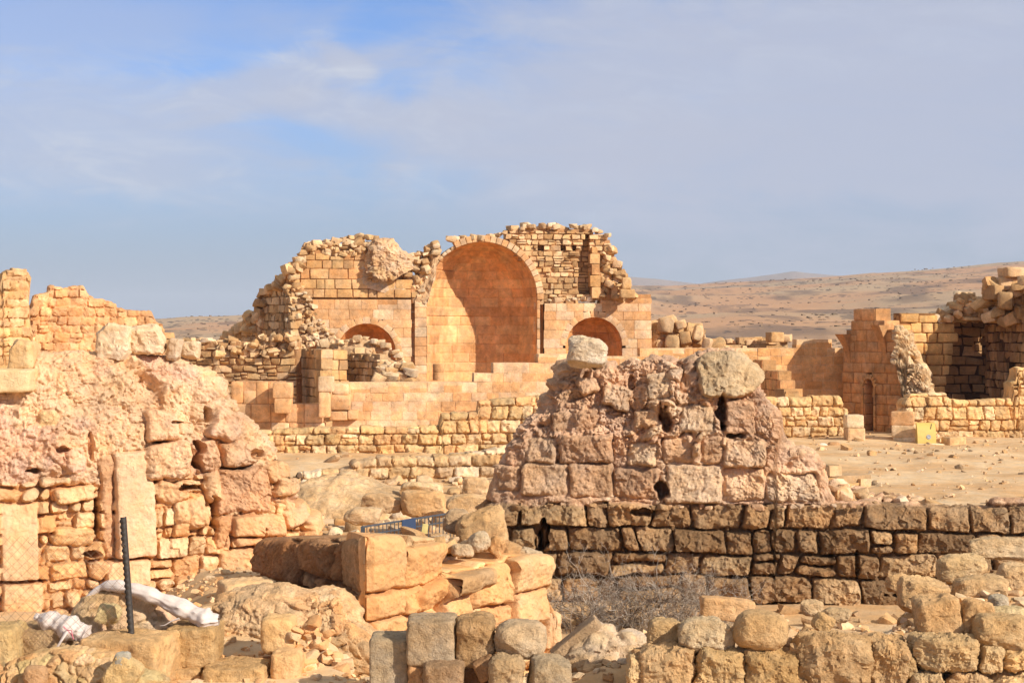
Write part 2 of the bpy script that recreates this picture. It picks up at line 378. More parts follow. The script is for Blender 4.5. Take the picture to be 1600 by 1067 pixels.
def randrot(rng, N, tilt=.4):
    a = rng.uniform(0, 2 * math.pi, N); x = rng.uniform(-tilt, tilt, N); y = rng.uniform(-tilt, tilt, N); R = np.zeros((N, 3, 3))
    ca, s_ = np.cos(a), np.sin(a); Rz = np.zeros((N, 3, 3)); Rz[:, 0, 0] = ca; Rz[:, 0, 1] = s_; Rz[:, 1, 0] = -s_; Rz[:, 1, 1] = ca; Rz[:, 2, 2] = 1
    cx, sx = np.cos(x), np.sin(x); Rx = np.zeros((N, 3, 3)); Rx[:, 0, 0] = 1; Rx[:, 1, 1] = cx; Rx[:, 1, 2] = sx; Rx[:, 2, 1] = -sx; Rx[:, 2, 2] = cx
    cy, sy = np.cos(y), np.sin(y); Ry = np.zeros((N, 3, 3)); Ry[:, 1, 1] = 1; Ry[:, 0, 0] = cy; Ry[:, 0, 2] = -sy; Ry[:, 2, 0] = sy; Ry[:, 2, 2] = cy
    return np.einsum('nij,njk,nkl->nil', Rz, Rx, Ry)
def axrot(yaw, pitch=0., roll=0.):
    """rows = local axes; yaw about up, roll about the view direction (tilts the outline), pitch tips it to or from the viewer"""
    from mathutils import Euler
    R = np.array(Euler((pitch, roll, yaw), 'XYZ').to_matrix()); return R.T

def block(mb, px0, py0, px1, py1, Y, col, rng, yaw=0., roll=0., pitch=0., dep=None, k=9., rough=.05, jit=.07, facets=0, n=None, freq=1.0, pl=None, out=0.):
    """one stone whose front fills the given photo box at distance Y (or on the wall plane pl)"""
    if pl is not None:
        a = pl.poly([(px0, py1), (px1, py0)]); b_ = pl.poly([(px0, py0), (px1, py1)])
        u0, u1 = a[0, 0], a[1, 0]; z0 = (a[0, 1] + b_[1, 1]) / 2; z1 = (a[1, 1] + b_[0, 1]) / 2
        w, h = abs(u1 - u0), z1 - z0; d = dep if dep else .5 * (w + h) * .6
        C = pl.w((u0 + u1) / 2, out - d / 2, (z0 + z1) / 2); ax = pl.ax if not (roll or yaw) else axrot(yaw, pitch, roll) @ pl.ax
        Yq = pl.Y
    else:
        w = (px1 - px0) / F * Y; h = (py1 - py0) / F * Y; d = dep if dep else (w + h) * .45
        C = at((px0 + px1) / 2, (py0 + py1) / 2, Y + d / 2); ax = axrot(yaw, pitch, roll); Yq = Y
    nn = n or nfor(max(w, h), Yq, 4, 16, 4.0)
    if nn >= 14: nn = min(34, int(nn * 1.4))
    stones(mb, C, (w / 2 * 1.02, d / 2, h / 2 * 1.02), ax, col, rng, nn, k, rough, jit, facets, (.9, 1.2) if k > 4.5 else (.78, 1.05), freq)
def loose(name, label, cat, px0, py0, px1, py1, Y, col, seed, mat=None, group=None, **kw):
    mb = MB(); block(mb, px0, py0, px1, py1, Y, col, np.random.RandomState(seed), **kw)
    return tag(mb.build(name, mat or M_near), label, cat, group)

def mound(mb, pl, top, bot, res, th, lean, disp, rng, m=2.6, back=10, jag=.0, d0=0., endtaper=.25, split=None, miter=0., miter2=0.):
    """free-standing heap or wall core: a closed skin over a slab with the given crest, pushed in and out by disp(points)"""
    T = pl.poly(top); B = pl.poly(bot); T = T[np.argsort(T[:, 0])]; B = B[np.argsort(B[:, 0])]
    u = np.arange(T[0, 0], T[-1, 0], res); zt = np.interp(u, T[:, 0], T[:, 1]); zb = np.interp(u, B[:, 0], B[:, 1])
    if jag: zt = zt + jag * fbm(np.stack([u * 2.2, u * 0 + rng.uniform(0, 99), u * 0], 1), 4)
    zt = np.maximum(zt, zb + .02); Hn = np.max(zt - zb)
    s = np.linspace(0, 1, 600); tt = np.sin(s * math.pi / 2) ** (2 / m); dd = np.cos(s * math.pi / 2) ** (2 / m)
    L_ = np.concatenate([[0], np.cumsum(np.hypot(np.diff(tt) * Hn, np.diff(dd) * th / 2))]); nr = int(L_[-1] / res) + 2
    li = np.linspace(0, L_[-1], nr); tf = np.interp(li, L_, tt); df = np.interp(li, L_, dd)
    lb = np.linspace(L_[-1], 0, back + 2)[1:]; tb = np.interp(lb, L_, tt); db = -np.interp(lb, L_, dd)
    t = np.concatenate([tf, tb]); d = np.concatenate([df, db])
    e = np.minimum(u - u[0], u[-1] - u); et = np.clip(e / endtaper, 0, 1) ** .5
    Z = zb[:, None] + (zt - zb)[:, None] * t[None]; D = d0 - th / 2 + d[None] * th / 2 * (.15 + .85 * et[:, None]) + np.where(d[None] > 0, lean * (Hn - (Z - zb.min())), 0)
    if miter: D = np.maximum(D, -miter * (u - u[0])[:, None] - .01)
    if miter2: D = np.maximum(D, -miter2 * (u[-1] - u)[:, None] - .01)
    P = pl.w(u[:, None] * np.ones_like(Z), D, Z)
    nrm = np.cross(np.gradient(P, axis=0), np.gradient(P, axis=1)); nrm /= np.linalg.norm(nrm, axis=2)[..., None] + 1e-9
    nrm[..., 2] *= .35
    off, col = disp(P, u, t)
    if miter or miter2: off = off * (1 - sstep(d0 - .02, d0 - .1, D)) * (sstep(0, .06, u - u[0])[:, None] if miter else 1) * (sstep(0, .06, u[-1] - u)[:, None] if miter2 else 1)
    P = P + nrm * off[..., None]
    nu, nv = Z.shape; I = np.arange(nu * nv).reshape(nu, nv)
    Q = np.stack([I[:-1, :-1], I[1:, :-1], I[1:, 1:], I[:-1, 1:]], -1).reshape(-1, 4)
    if isinstance(mb, (list, tuple)):   # split one continuous skin into the parts the wall has, at the given function of the vertices
        sel = split(P).reshape(-1)[Q].mean(1) > .5
        for b_, k in ((mb[0], sel), (mb[1], ~sel)):
            us, inv = np.unique(Q[k], return_inverse=True); b_.add(P.reshape(-1, 3)[us], inv.reshape(-1, 4), col.reshape(-1, 3)[us])
    else: mb.add(P.reshape(-1, 3), Q, col.reshape(-1, 3))
    return u, zt
def masonry(pl, py0, py1, u0, u1, ch, ln, seed, chv=.2, lnv=.5):
    """irregular courses between two photo rows: returns f(u, z) -> distance to the joint, stone id, place within the stone"""
    r = np.random.RandomState(seed); za, zb_ = pl.uz((u0 + u1) / 2, py1)[1], pl.uz((u0 + u1) / 2, py0)[1]; z = [za - ch]
    while z[-1] < zb_ + ch: z.append(z[-1] + ch * r.uniform(1 - chv, 1 + chv))
    z = np.array(z); ua, ub = pl.uz(u0, py1)[0] - 1, pl.uz(u1, py1)[0] + 1; B = []
    for k in range(len(z) - 1):
        b = [ua - r.uniform(0, ln)]
        while b[-1] < ub: b.append(b[-1] + ln * r.uniform(1 - lnv, 1 + lnv) * (z[k + 1] - z[k]) / ch ** 1.0 * 1.0)
        B.append(np.array(b))
    def f(u, zz):
        k = np.clip(np.searchsorted(z, zz) - 1, 0, len(z) - 2); du = np.zeros_like(u); wu = np.ones_like(u); idd = np.zeros_like(u); lu = np.zeros_like(u)
        sk = .12 * np.sin(k * 2.3 + seed)
        dz = np.minimum(zz - z[k], z[k + 1] - zz); hz_ = z[k + 1] - z[k]; lz = (zz - z[k]) / hz_ * 2 - 1
        for q in range(len(B)):
            m = k == q
            if not m.any(): continue
            b = B[q]; uq = u[m]; cidx = np.clip(np.searchsorted(b, uq) - 1, 0, len(b) - 2)
            tl = np.sin(cidx * 12.9 + q * 78.2) * .16 * lz[m] * hz_[m] * .5; tr = np.sin((cidx + 1) * 12.9 + q * 78.2) * .16 * lz[m] * hz_[m] * .5
            lft, rgt = b[cidx] + tl, b[cidx + 1] + tr
            du[m] = np.minimum(uq - lft, rgt - uq); wu[m] = rgt - lft; idd[m] = (hsh(cidx, cidx * 0 + q, cidx * 0 + seed) % np.uint32(9973)) / 9973.; lu[m] = (uq - lft) / (rgt - lft) * 2 - 1
        # every fifth stone is really two thin ones
        sp = (idd * 71 % 1) < .16; zs = np.abs(lz - (.3 * np.sin(idd * 90))) * hz_ / 2; dz = np.where(sp, np.minimum(dz, zs), dz); idd = np.where(sp & (lz > .3 * np.sin(idd * 90)), idd * 37 % 1, idd)
        rr = .03 + .05 * (idd * 13 % 1); e = np.where((du < rr) & (dz < rr), rr - np.hypot(rr - np.minimum(du, rr), rr - np.minimum(dz, rr)), np.minimum(du, dz))
        return e, idd, lu, lz
    return f
def stone_face(P, uu, z, mas, pal, mort, seed, joint=.018, depth=.09, rough=.035, bulge=.03, prot=.04, warp=.04):
    p = P + seed * 3.1; e, i, lu, lz = mas(uu + warp * fbm(p * 1.6, 2) + .018 * fbm(p * 6 + 9, 2), z + warp * .8 * fbm(p * 1.1 + 33, 2) + .018 * fbm(p * 5 + 71, 2))
    jw = joint * (.45 + 1.5 * np.clip(.5 + fbm(p * 2.3 + 5, 2), 0, 1)); m = sstep(jw * .25, jw * 1.25, e)
    g1, g2, j = voro(p / .07); chip = np.clip((g2 - g1) / .35, 0, 1) * .55 * depth * (j > .35)
    face = (i * 17 % 1 - .5) * 2 * prot + ((i * 29 % 1) - .5) * .07 * lu + ((i * 43 % 1) - .5) * .09 * lz + bulge * sstep(0, .1, e)
    # split, hackly stone: flat flakes meeting at edges, then grain
    f1, f2, k = voro((p + .05 * fbm(p * 4, 2)[..., None]) / .16)
    fl = (k - .5) * rough * .9 + f1 * rough * .8
    face = face + fl + fbm(p * 5, 3, .6) * rough * .8 + np.abs(fbm(p * 13, 3, .6)) * rough * .5
    off = face * m + (1 - m) * (chip - depth)
    pal = np.asarray(pal); col = pal[((i * 977) % 1 * len(pal)).astype(int) % len(pal)] * (.86 + .28 * (i * 53 % 1))[..., None]
    w = m[..., None]; return off, col * w + np.asarray(mort) * (1 - w), m
def patch(off, col, P, uu, z, pl, rect, *a, **k):
    x0, y0, x1, y1 = rect; ua = pl.uz(x0, (y0 + y1) / 2)[0]; ub = pl.uz(x1, (y0 + y1) / 2)[0]; za, zb_ = pl.uz((x0 + x1) / 2, y1)[1], pl.uz((x0 + x1) / 2, y0)[1]; e = .12 + .3 * (zb_ - za)
    s = (uu > ua - e) & (uu < ub + e) & (z > za - e) & (z < zb_ + e)
    off, col = off.copy(), col.copy(); off[s], col[s] = _patch(off[s], col[s], P[s], uu[s], z[s], pl, rect, *a, **k); return off, col
def _patch(off, col, P, uu, z, pl, rect, out, colr, rough=.02, roll=0., rr=.04, groove=.05, seed=1., soft=.014):
    x0, y0, x1, y1 = rect; a = pl.uz(x0, (y0 + y1) / 2)[0]; b = pl.uz(x1, (y0 + y1) / 2)[0]; zc0, zc1 = pl.uz((x0 + x1) / 2, y1)[1], pl.uz((x0 + x1) / 2, y0)[1]
    uc, zc, hw, hh = (a + b) / 2, (zc0 + zc1) / 2, (b - a) / 2, (zc1 - zc0) / 2; p = P + seed * 7.7
    U, Zz = uu - uc, z - zc; cs, sn = math.cos(roll), math.sin(roll); U, Zz = U * cs + Zz * sn, -U * sn + Zz * cs
    wob = rough * .6 * fbm(p * 5, 3); dx, dz = np.abs(U) - hw + rr + wob, np.abs(Zz) - hh + rr + wob
    sd = np.hypot(np.maximum(dx, 0), np.maximum(dz, 0)) + np.minimum(np.maximum(dx, dz), 0) - rr
    m = sstep(soft, -soft, sd); g = np.exp(-np.clip(sd / .022, 0, 9) ** 2) * (sd > -soft) * groove
    f1, f2, k = voro(p / .2)
    face = out + .05 * (U / max(hw, .05)) * math.sin(seed * 5.1) * .5 + .04 * (Zz / max(hh, .05)) * math.sin(seed * 3.3) - rough * .6 * sstep(-.05, 0, sd) + fbm(p * 4, 4, .6) * rough + np.abs(fbm(p * 14, 3, .6)) * rough * .5 + (k - .5) * rough * .5
    off = (off - g) * (1 - m) + face * m; return off, col * (1 - m[..., None]) + np.asarray(colr) * m[..., None]
def rubble_disp(S, amp, pal, mort, seed, big=.2, cav=.5, cover=.0, sharp=.4, bigf=.9):
    pal = np.asarray(pal); mort = np.asarray(mort)
    def f(P, u, t):
        p = P + seed * 13.7
        wv = np.stack([fbm(p * 2.1 + 5, 2), fbm(p * 2.1 + 41, 2), fbm(p * 2.1 + 83, 2)], -1) * .16
        f1, f2, i = voro((p + wv) / S * np.array((1, 1, 1.25)))
        e = np.clip((f2 - f1) / sharp, 0, 1) ** .6
        g1, g2, j = voro((p + wv * .6) / (S * .38))
        e2 = np.clip((g2 - g1) / sharp, 0, 1) ** .6
        msk = sstep(-.15 + cover, .25 + cover, fbm(p * .75 + 9, 2))       # 1 = stones stand out, 0 = plaster-like fill
        off = fbm(p * bigf, 3) * big + e * amp * (.35 + .9 * i) * (.25 + .75 * msk) + e2 * amp * .33 * (.3 + .7 * j) + fbm(p * 6, 4, .6) * amp * .42 + np.abs(fbm(p * 15, 3, .6)) * amp * .3
        cv = np.clip(fbm(p * 1.5 + 77, 3) - .42, 0, 1) * -cav
        off = off + cv
        kk = (i * 977 % 1); colr = pal[(kk * len(pal)).astype(int) % len(pal)] * (.88 + .24 * (i * 31 % 1))[..., None]
        w = (e * (.35 + .65 * msk))[..., None]
        return off, mort * (1 - w) + colr * w
    return f

# ================================================================== GROUND AND HILLS
def zg(x, y):
    x = np.asarray(x, float); y = np.asarray(y, float); yy = np.maximum(y, 1.); q = 800 + F * x / yy
    p = np.stack([x, y, x * 0], -1)
    z = (.10 * fbm(p * .25, 3) + .05 * fbm(p * np.array((.9, .6, 1)) + 3, 3)) * sig((y - 24) / 2) * sig((75 - y) / 8)
    z = z + (-.45) * sig((24.6 - y) / .12) * sig((q - 560) / 30) + (-.3) * sig((q - 420) / 20) * sig((780 - q) / 20) * sig((42.5 - y) / .6) * sig((y - 24.6) / .5)
    def lay(z, m, t): return z * (1 - m) + t * m
    z = lay(z, sig((545 - q) / 10) * sig((19.2 - y) / .4), .3 + .5 * sstep(200, 340, q) + .1 * fbm(p * .9, 3))
    z = lay(z, sig((14.1 - y) / .25), .62)
    z = lay(z, sig((q - 900) / 35) * sig((15.0 - y) / .5), .88 + .10 * fbm(p * .8 + 4, 3))
    z = lay(z, sig((q - 1400) / 22) * sig((18.2 - y) / .5), .95 + .16 * fbm(p * .7 + 8, 3))
    z = lay(z, sig((12.25 - y) / .08) * sig((q - 960) / 20), .35)
    z = lay(z, sig((11.9 - y) / .1), .35)
    qc = np.clip(q, -2500, 4200)
    yt = np.interp(qc, [-2500, -800, 255, 400, 700, 990, 1060, 1144, 1290, 1418, 1600, 2000, 2700, 4200], [470, 505, 499, 491, 470, 446, 447, 441, 432, 422, 407, 388, 380, 420])
    yf = np.interp(qc, [-2500, -300, 300, 800, 900, 985, 1040, 1092, 1104, 1180, 1240, 1296, 1345, 1500, 2200, 4200], [480, 510, 508, 455, 436, 433, 438, 446, 444, 434, 424, 429, 433, 440, 420, 430])
    fr = (y > 60)
    R1, R2 = 1500., 4600.
    r = np.maximum(y, 1)
    hn = fbm(p * .0045, 4) * 5.5 + fbm(p * .03, 3) * .7 + fbm(p * .13 + 50, 3) * .16
    z1 = CZ + (HZ - yt) / F * R1; z2 = CZ + (HZ - yf) / F * R2
    a = np.clip((r - 220) / (R1 - 220), 0, 1); s1 = a ** 1.15
    near = z1 * s1 + hn * np.clip((r - 90) / 500, 0, 1) * (1 - .75 * np.clip((r - 900) / 600, 0, 1))
    near = np.where(r > R1, z1 - (r - R1) * .06, near)
    b = np.clip((r - 2300) / (R2 - 2300), 0, 1)
    far = np.where(r > R2, z2 - (r - R2) * .05, -60 + (z2 + 60) * b * b * (3 - 2 * b)) + fbm(p * .0022 + 3, 3) * 10 * b
    h = np.where(r > 1700, np.maximum(far, near), near)
    return z + np.where(fr, h * np.clip((y - 60) / 60, 0, 1), 0)
def scrub():
    r = np.random.RandomState(77); n = 9000; y = 130 * (1700 / 130.) ** r.rand(n); q = r.uniform(-200, 1800, n); x = (q - 800) / F * y
    k = fbm(np.stack([x * .012, y * .006, x * 0], 1), 4) + r.uniform(-.35, .35, n) > .1; x, y = x[k], y[k]; n = len(x); s = r.uniform(.15, .5, n) * (.45 + y / 1100.); z = zg(x, y) + s * .15
    mb = MB(); stones(mb, np.stack([x, y, z], 1), np.stack([s * r.uniform(.8, 1.8, n), s, s * r.uniform(.4, .7, n)], 1), randrot(r, n, .2), pick([c(150, 128, 100, .6), c(165, 140, 110, .6), c(130, 112, 92, .6), c(180, 150, 118, .6)], r, n, .2), r, 2, 2.4, .2, .35)
    tag(mb.build('desert_scrub', M_rub), kind='stuff')
def ground():
    th = np.concatenate([np.linspace(-180, -40, 40)[:-1], np.linspace(-40, 40, 640), np.linspace(40, 180, 40)[1:]]) * math.pi / 180
    r = np.concatenate([[.5, 1.5, 3], np.geomspace(5, 30, 230), np.geomspace(30.3, 90, 70), np.geomspace(92, 9000, 260)])
    X = r[:, None] * np.sin(th); Y = r[:, None] * np.cos(th); Z = zg(X, Y)
    P = np.stack([X, Y, Z], -1); nr, nt_ = X.shape; I = np.arange(nr * nt_).reshape(nr, nt_)
    Q = np.stack([I[:-1, :-1], I[:-1, 1:], I[1:, 1:], I[1:, :-1]], -1).reshape(-1, 4)[:, ::-1]
    pn = P.reshape(-1, 3); n1 = fbm(pn * .35, 4); n2 = fbm(pn * np.array((.006, .003, .01)) + 7, 5, .6); n3 = fbm(pn * np.array((.03, .009, .05)) + 2, 4, .6)
    sand = c(236, 190, 134, .72); pale = c(244, 208, 158, .74); hillc = c(206, 176, 138, .68); red = c(218, 170, 126, .68); scrub = c(150, 126, 106, .55)
    w = sstep(-.4, .5, n1)[:, None]; col = sand * (1 - w) + pale * w
    hf = sstep(80, 260, pn[:, 1])[:, None]; a = sstep(-.25, .35, n2)[:, None]; hc = hillc * (1 - a) + red * a
    b = (sstep(.12, .5, n3) * .75)[:, None]; hc = hc * (1 - b) + scrub * b
    fa = sstep(1700, 2300, pn[:, 1])[:, None]; hc = hc * (1 - fa) + c(186, 164, 146, .62) * fa
    col = col * (1 - hf) + hc * hf
    mb = MB(); mb.add(pn, Q, col)
    m = stone_mat('dusty desert ground', fine=.5, bump=.9, var=.14)
    nt = m.node_tree; N = nt.nodes; L = nt.links; b = N['Principled BSDF']
    src = b.inputs['Base Color'].links[0].from_socket
    # scattered desert scrub and stones on the far slopes: real dark specks, fixed to the ground
    geo = N.new('ShaderNodeNewGeometry'); sp = N.new('ShaderNodeSeparateXYZ'); L.new(geo.outputs['Position'], sp.inputs[0])
    def speck(scale, lo, hi, amt, src):
        v = N.new('ShaderNodeTexVoronoi'); v.inputs['Scale'].default_value = scale; sq = N.new('ShaderNodeVectorMath'); sq.operation = 'MULTIPLY'; sq.inputs[1].default_value = (1, .3, 1); L.new(geo.outputs['Position'], sq.inputs[0]); L.new(sq.outputs[0], v.inputs['Vector'])
        nz = N.new('ShaderNodeTexNoise'); nz.inputs['Scale'].default_value = scale * .11; nz.inputs['Detail'].default_value = 4; L.new(geo.outputs['Position'], nz.inputs['Vector'])
        th_ = N.new('ShaderNodeMapRange'); L.new(nz.outputs[0], th_.inputs[0]); th_.inputs[1].default_value = .42; th_.inputs[2].default_value = .64; th_.inputs[3].default_value = 0; th_.inputs[4].default_value = hi
        lt = N.new('ShaderNodeMath'); lt.operation = 'LESS_THAN'; L.new(v.outputs['Distance'], lt.inputs[0]); L.new(th_.outputs[0], lt.inputs[1])
        fd = N.new('ShaderNodeMapRange'); L.new(sp.outputs[1], fd.inputs[0]); fd.inputs[1].default_value = 80; fd.inputs[2].default_value = 160
        k = N.new('ShaderNodeMath'); k.operation = 'MULTIPLY'; L.new(lt.outputs[0], k.inputs[0]); L.new(fd.outputs[0], k.inputs[1])
        k2 = N.new('ShaderNodeMath'); k2.operation = 'MULTIPLY'; L.new(k.outputs[0], k2.inputs[0]); k2.inputs[1].default_value = amt
        mx = N.new('ShaderNodeMix'); mx.data_type = 'RGBA'; L.new(k2.outputs[0], mx.inputs[0]); L.new(src, mx.inputs[6]); mx.inputs[7].default_value = (.07, .055, .045, 1); return mx.outputs[2]
    src = speck(.33, 0, .42, .75, src); src = speck(.09, 0, .40, .55, src); src = speck(.03, 0, .30, .4, src)
    L.new(src, b.inputs['Base Color'])
    o = mb.build('ground', m, origin=np.zeros(3), angle=180); tag(o, kind='structure')
ground(); scrub()
rng = np.random.RandomState(11)

# ================================================================== THE TRIPLE-APSE CHURCH
FAC = [c(238, 188, 134), c(232, 176, 120), c(242, 204, 156), c(238, 184, 128), c(236, 194, 148)]
FAC2 = [c(226, 178, 118), c(235, 186, 128), c(214, 164, 106), c(228, 170, 112), c(205, 160, 110)]
RUB = [c(228, 186, 130), c(214, 170, 116), c(238, 198, 146), c(200, 158, 108), c(232, 190, 140)]
PALE = [c(238, 204, 156), c(228, 190, 142), c(216, 178, 132), c(242, 212, 170)]
def arcpts(cx, cy, r, a0=0, a1=180, n=24): return [(cx + r * math.cos(math.radians(a)), cy - r * math.sin(math.radians(a))) for a in np.linspace(a0, a1, n)]
def archhole(x0, x1, ysp, ybot, r=None):
    cx = (x0 + x1) / 2; return [(x1, ybot), (x1, ysp)] + arcpts(cx, ysp, (x1 - x0) / 2 + 6) + [(x0, ysp), (x0, ybot)]
def niche(mb, pl, px0, px1, ysp, ybot, pal, ch, ln, seed, dome=True, set_back=.0, res=.03, depth=1.0):
    u0, _ = pl.uz(px0, ysp); u1, zsp = pl.uz(px1, ysp); zb = pl.uz((px0 + px1) / 2, ybot)[1]; R = (u1 - u0) / 2; uc = (u0 + u1) / 2
    phi = np.linspace(0, math.pi, int(R * math.pi / res)); zz = np.linspace(zb, zsp, max(4, int((zsp - zb) / res)))
    psi = np.linspace(0, math.pi / 2, int(R * 1.57 / res))[1:]
    Sv = np.concatenate([zz - zsp, psi * R])       # height along the surface
    ct = np.concatenate([np.ones(len(zz)), np.cos(psi)]); zc = np.concatenate([zz, zsp + R * np.sin(psi)])
    S, PH = np.meshgrid(Sv, phi, indexing='ij')
    row = np.floor((S + 50) / ch).astype(int); hh = hsh(row, row * 0 + seed, row * 0)
    lr = ln * (.8 + .5 * ((hh >> np.uint32(9)) % np.uint32(97)) / 97.); x = PH * R / lr + (hh % np.uint32(101)) / 101.
    cl = np.floor(x).astype(int); fx = np.minimum(x - cl, 1 - (x - cl)) * lr; fz = ((S + 50) / ch - row); fz = np.minimum(fz, 1 - fz) * ch
    joint = 1 - sstep(.0, .03, np.minimum(fx, fz)); ht = (hsh(row, cl, row * 0 + seed) % np.uint32(997)) / 997.
    Rr = R + joint * .022 + (ht - .5) * .028
    P = pl.w(uc + Rr * np.cos(PH) * ct[:, None], set_back - depth * Rr * np.sin(PH) * ct[:, None], zc[:, None] * np.ones_like(S) + np.where(S > 0, joint * .008, 0))
    pal = np.asarray(pal); col = pal[(ht * 7919 % 1 * len(pal)).astype(int) % len(pal)] * (.87 + .24 * ht)[..., None] * (1 - .12 * joint * (ht > .3))[..., None]
    st = fbm(P * np.array((2.2, 2.2, .5)) + seed, 4); col = col * (1 - .12 * sstep(.1, .6, st))[..., None]
    a, b = S.shape; I = np.arange(a * b).reshape(a, b); Q = np.stack([I[:-1, :-1], I[:-1, 1:], I[1:, 1:], I[1:, :-1]], -1).reshape(-1, 4)
    mb.add(P.reshape(-1, 3), Q, col.reshape(-1, 3))
    Ro = R + .22                                      # outer shell, so that the apse has thickness
    k = slice(None, None, 8); Ph, Sx = PH[k, k], S[k, k]; ctk, zk = ct[k], zc[k] + np.where(Sv[k] > 0, .1 * np.sin(np.clip(Sv[k] / R, 0, 1.57)), 0)
    Po = pl.w(uc + Ro * np.cos(Ph) * ctk[:, None], set_back - .05 - depth * Ro * np.sin(Ph) * ctk[:, None], zk[:, None] * np.ones_like(Sx)); a, b = Sx.shape; I = np.arange(a * b).reshape(a, b)
    mb.add(Po.reshape(-1, 3), np.stack([I[:-1, :-1], I[1:, :-1], I[1:, 1:], I[:-1, 1:]], -1).reshape(-1, 4), pal[0] * .85)
def voussoirs(mb, pl, px0, px1, ysp, r_add, a0, a1, num, pal, rng, proud=.02, th=.5, k=14, rough=.03, jit=.03):
    u0, _ = pl.uz(px0, ysp); u1, zs = pl.uz(px1, ysp); uc = (u0 + u1) / 2; R = (u1 - u0) / 2; C = []; H = []; AX = []
    e = np.radians(np.linspace(a0, a1, num + 1))
    for i in range(num):
        a = (e[i] + e[i + 1]) / 2; rm = R + r_add / 2; C.append(pl.w(uc + rm * math.cos(a), proud - th / 2, zs + rm * math.sin(a)))
        ra = math.cos(a) * pl.ax[0] + math.sin(a) * pl.ax[2]; ta = -math.sin(a) * pl.ax[0] + math.cos(a) * pl.ax[2]
        AX.append([ta, pl.ax[1], ra]); H.append((rm * (e[i + 1] - e[i]) / 2 - .004, th / 2, r_add / 2))
    stones(mb, np.array(C), np.array(H), np.array(AX), pick(pal, rng, num, .06), rng, 4, k, rough, jit)

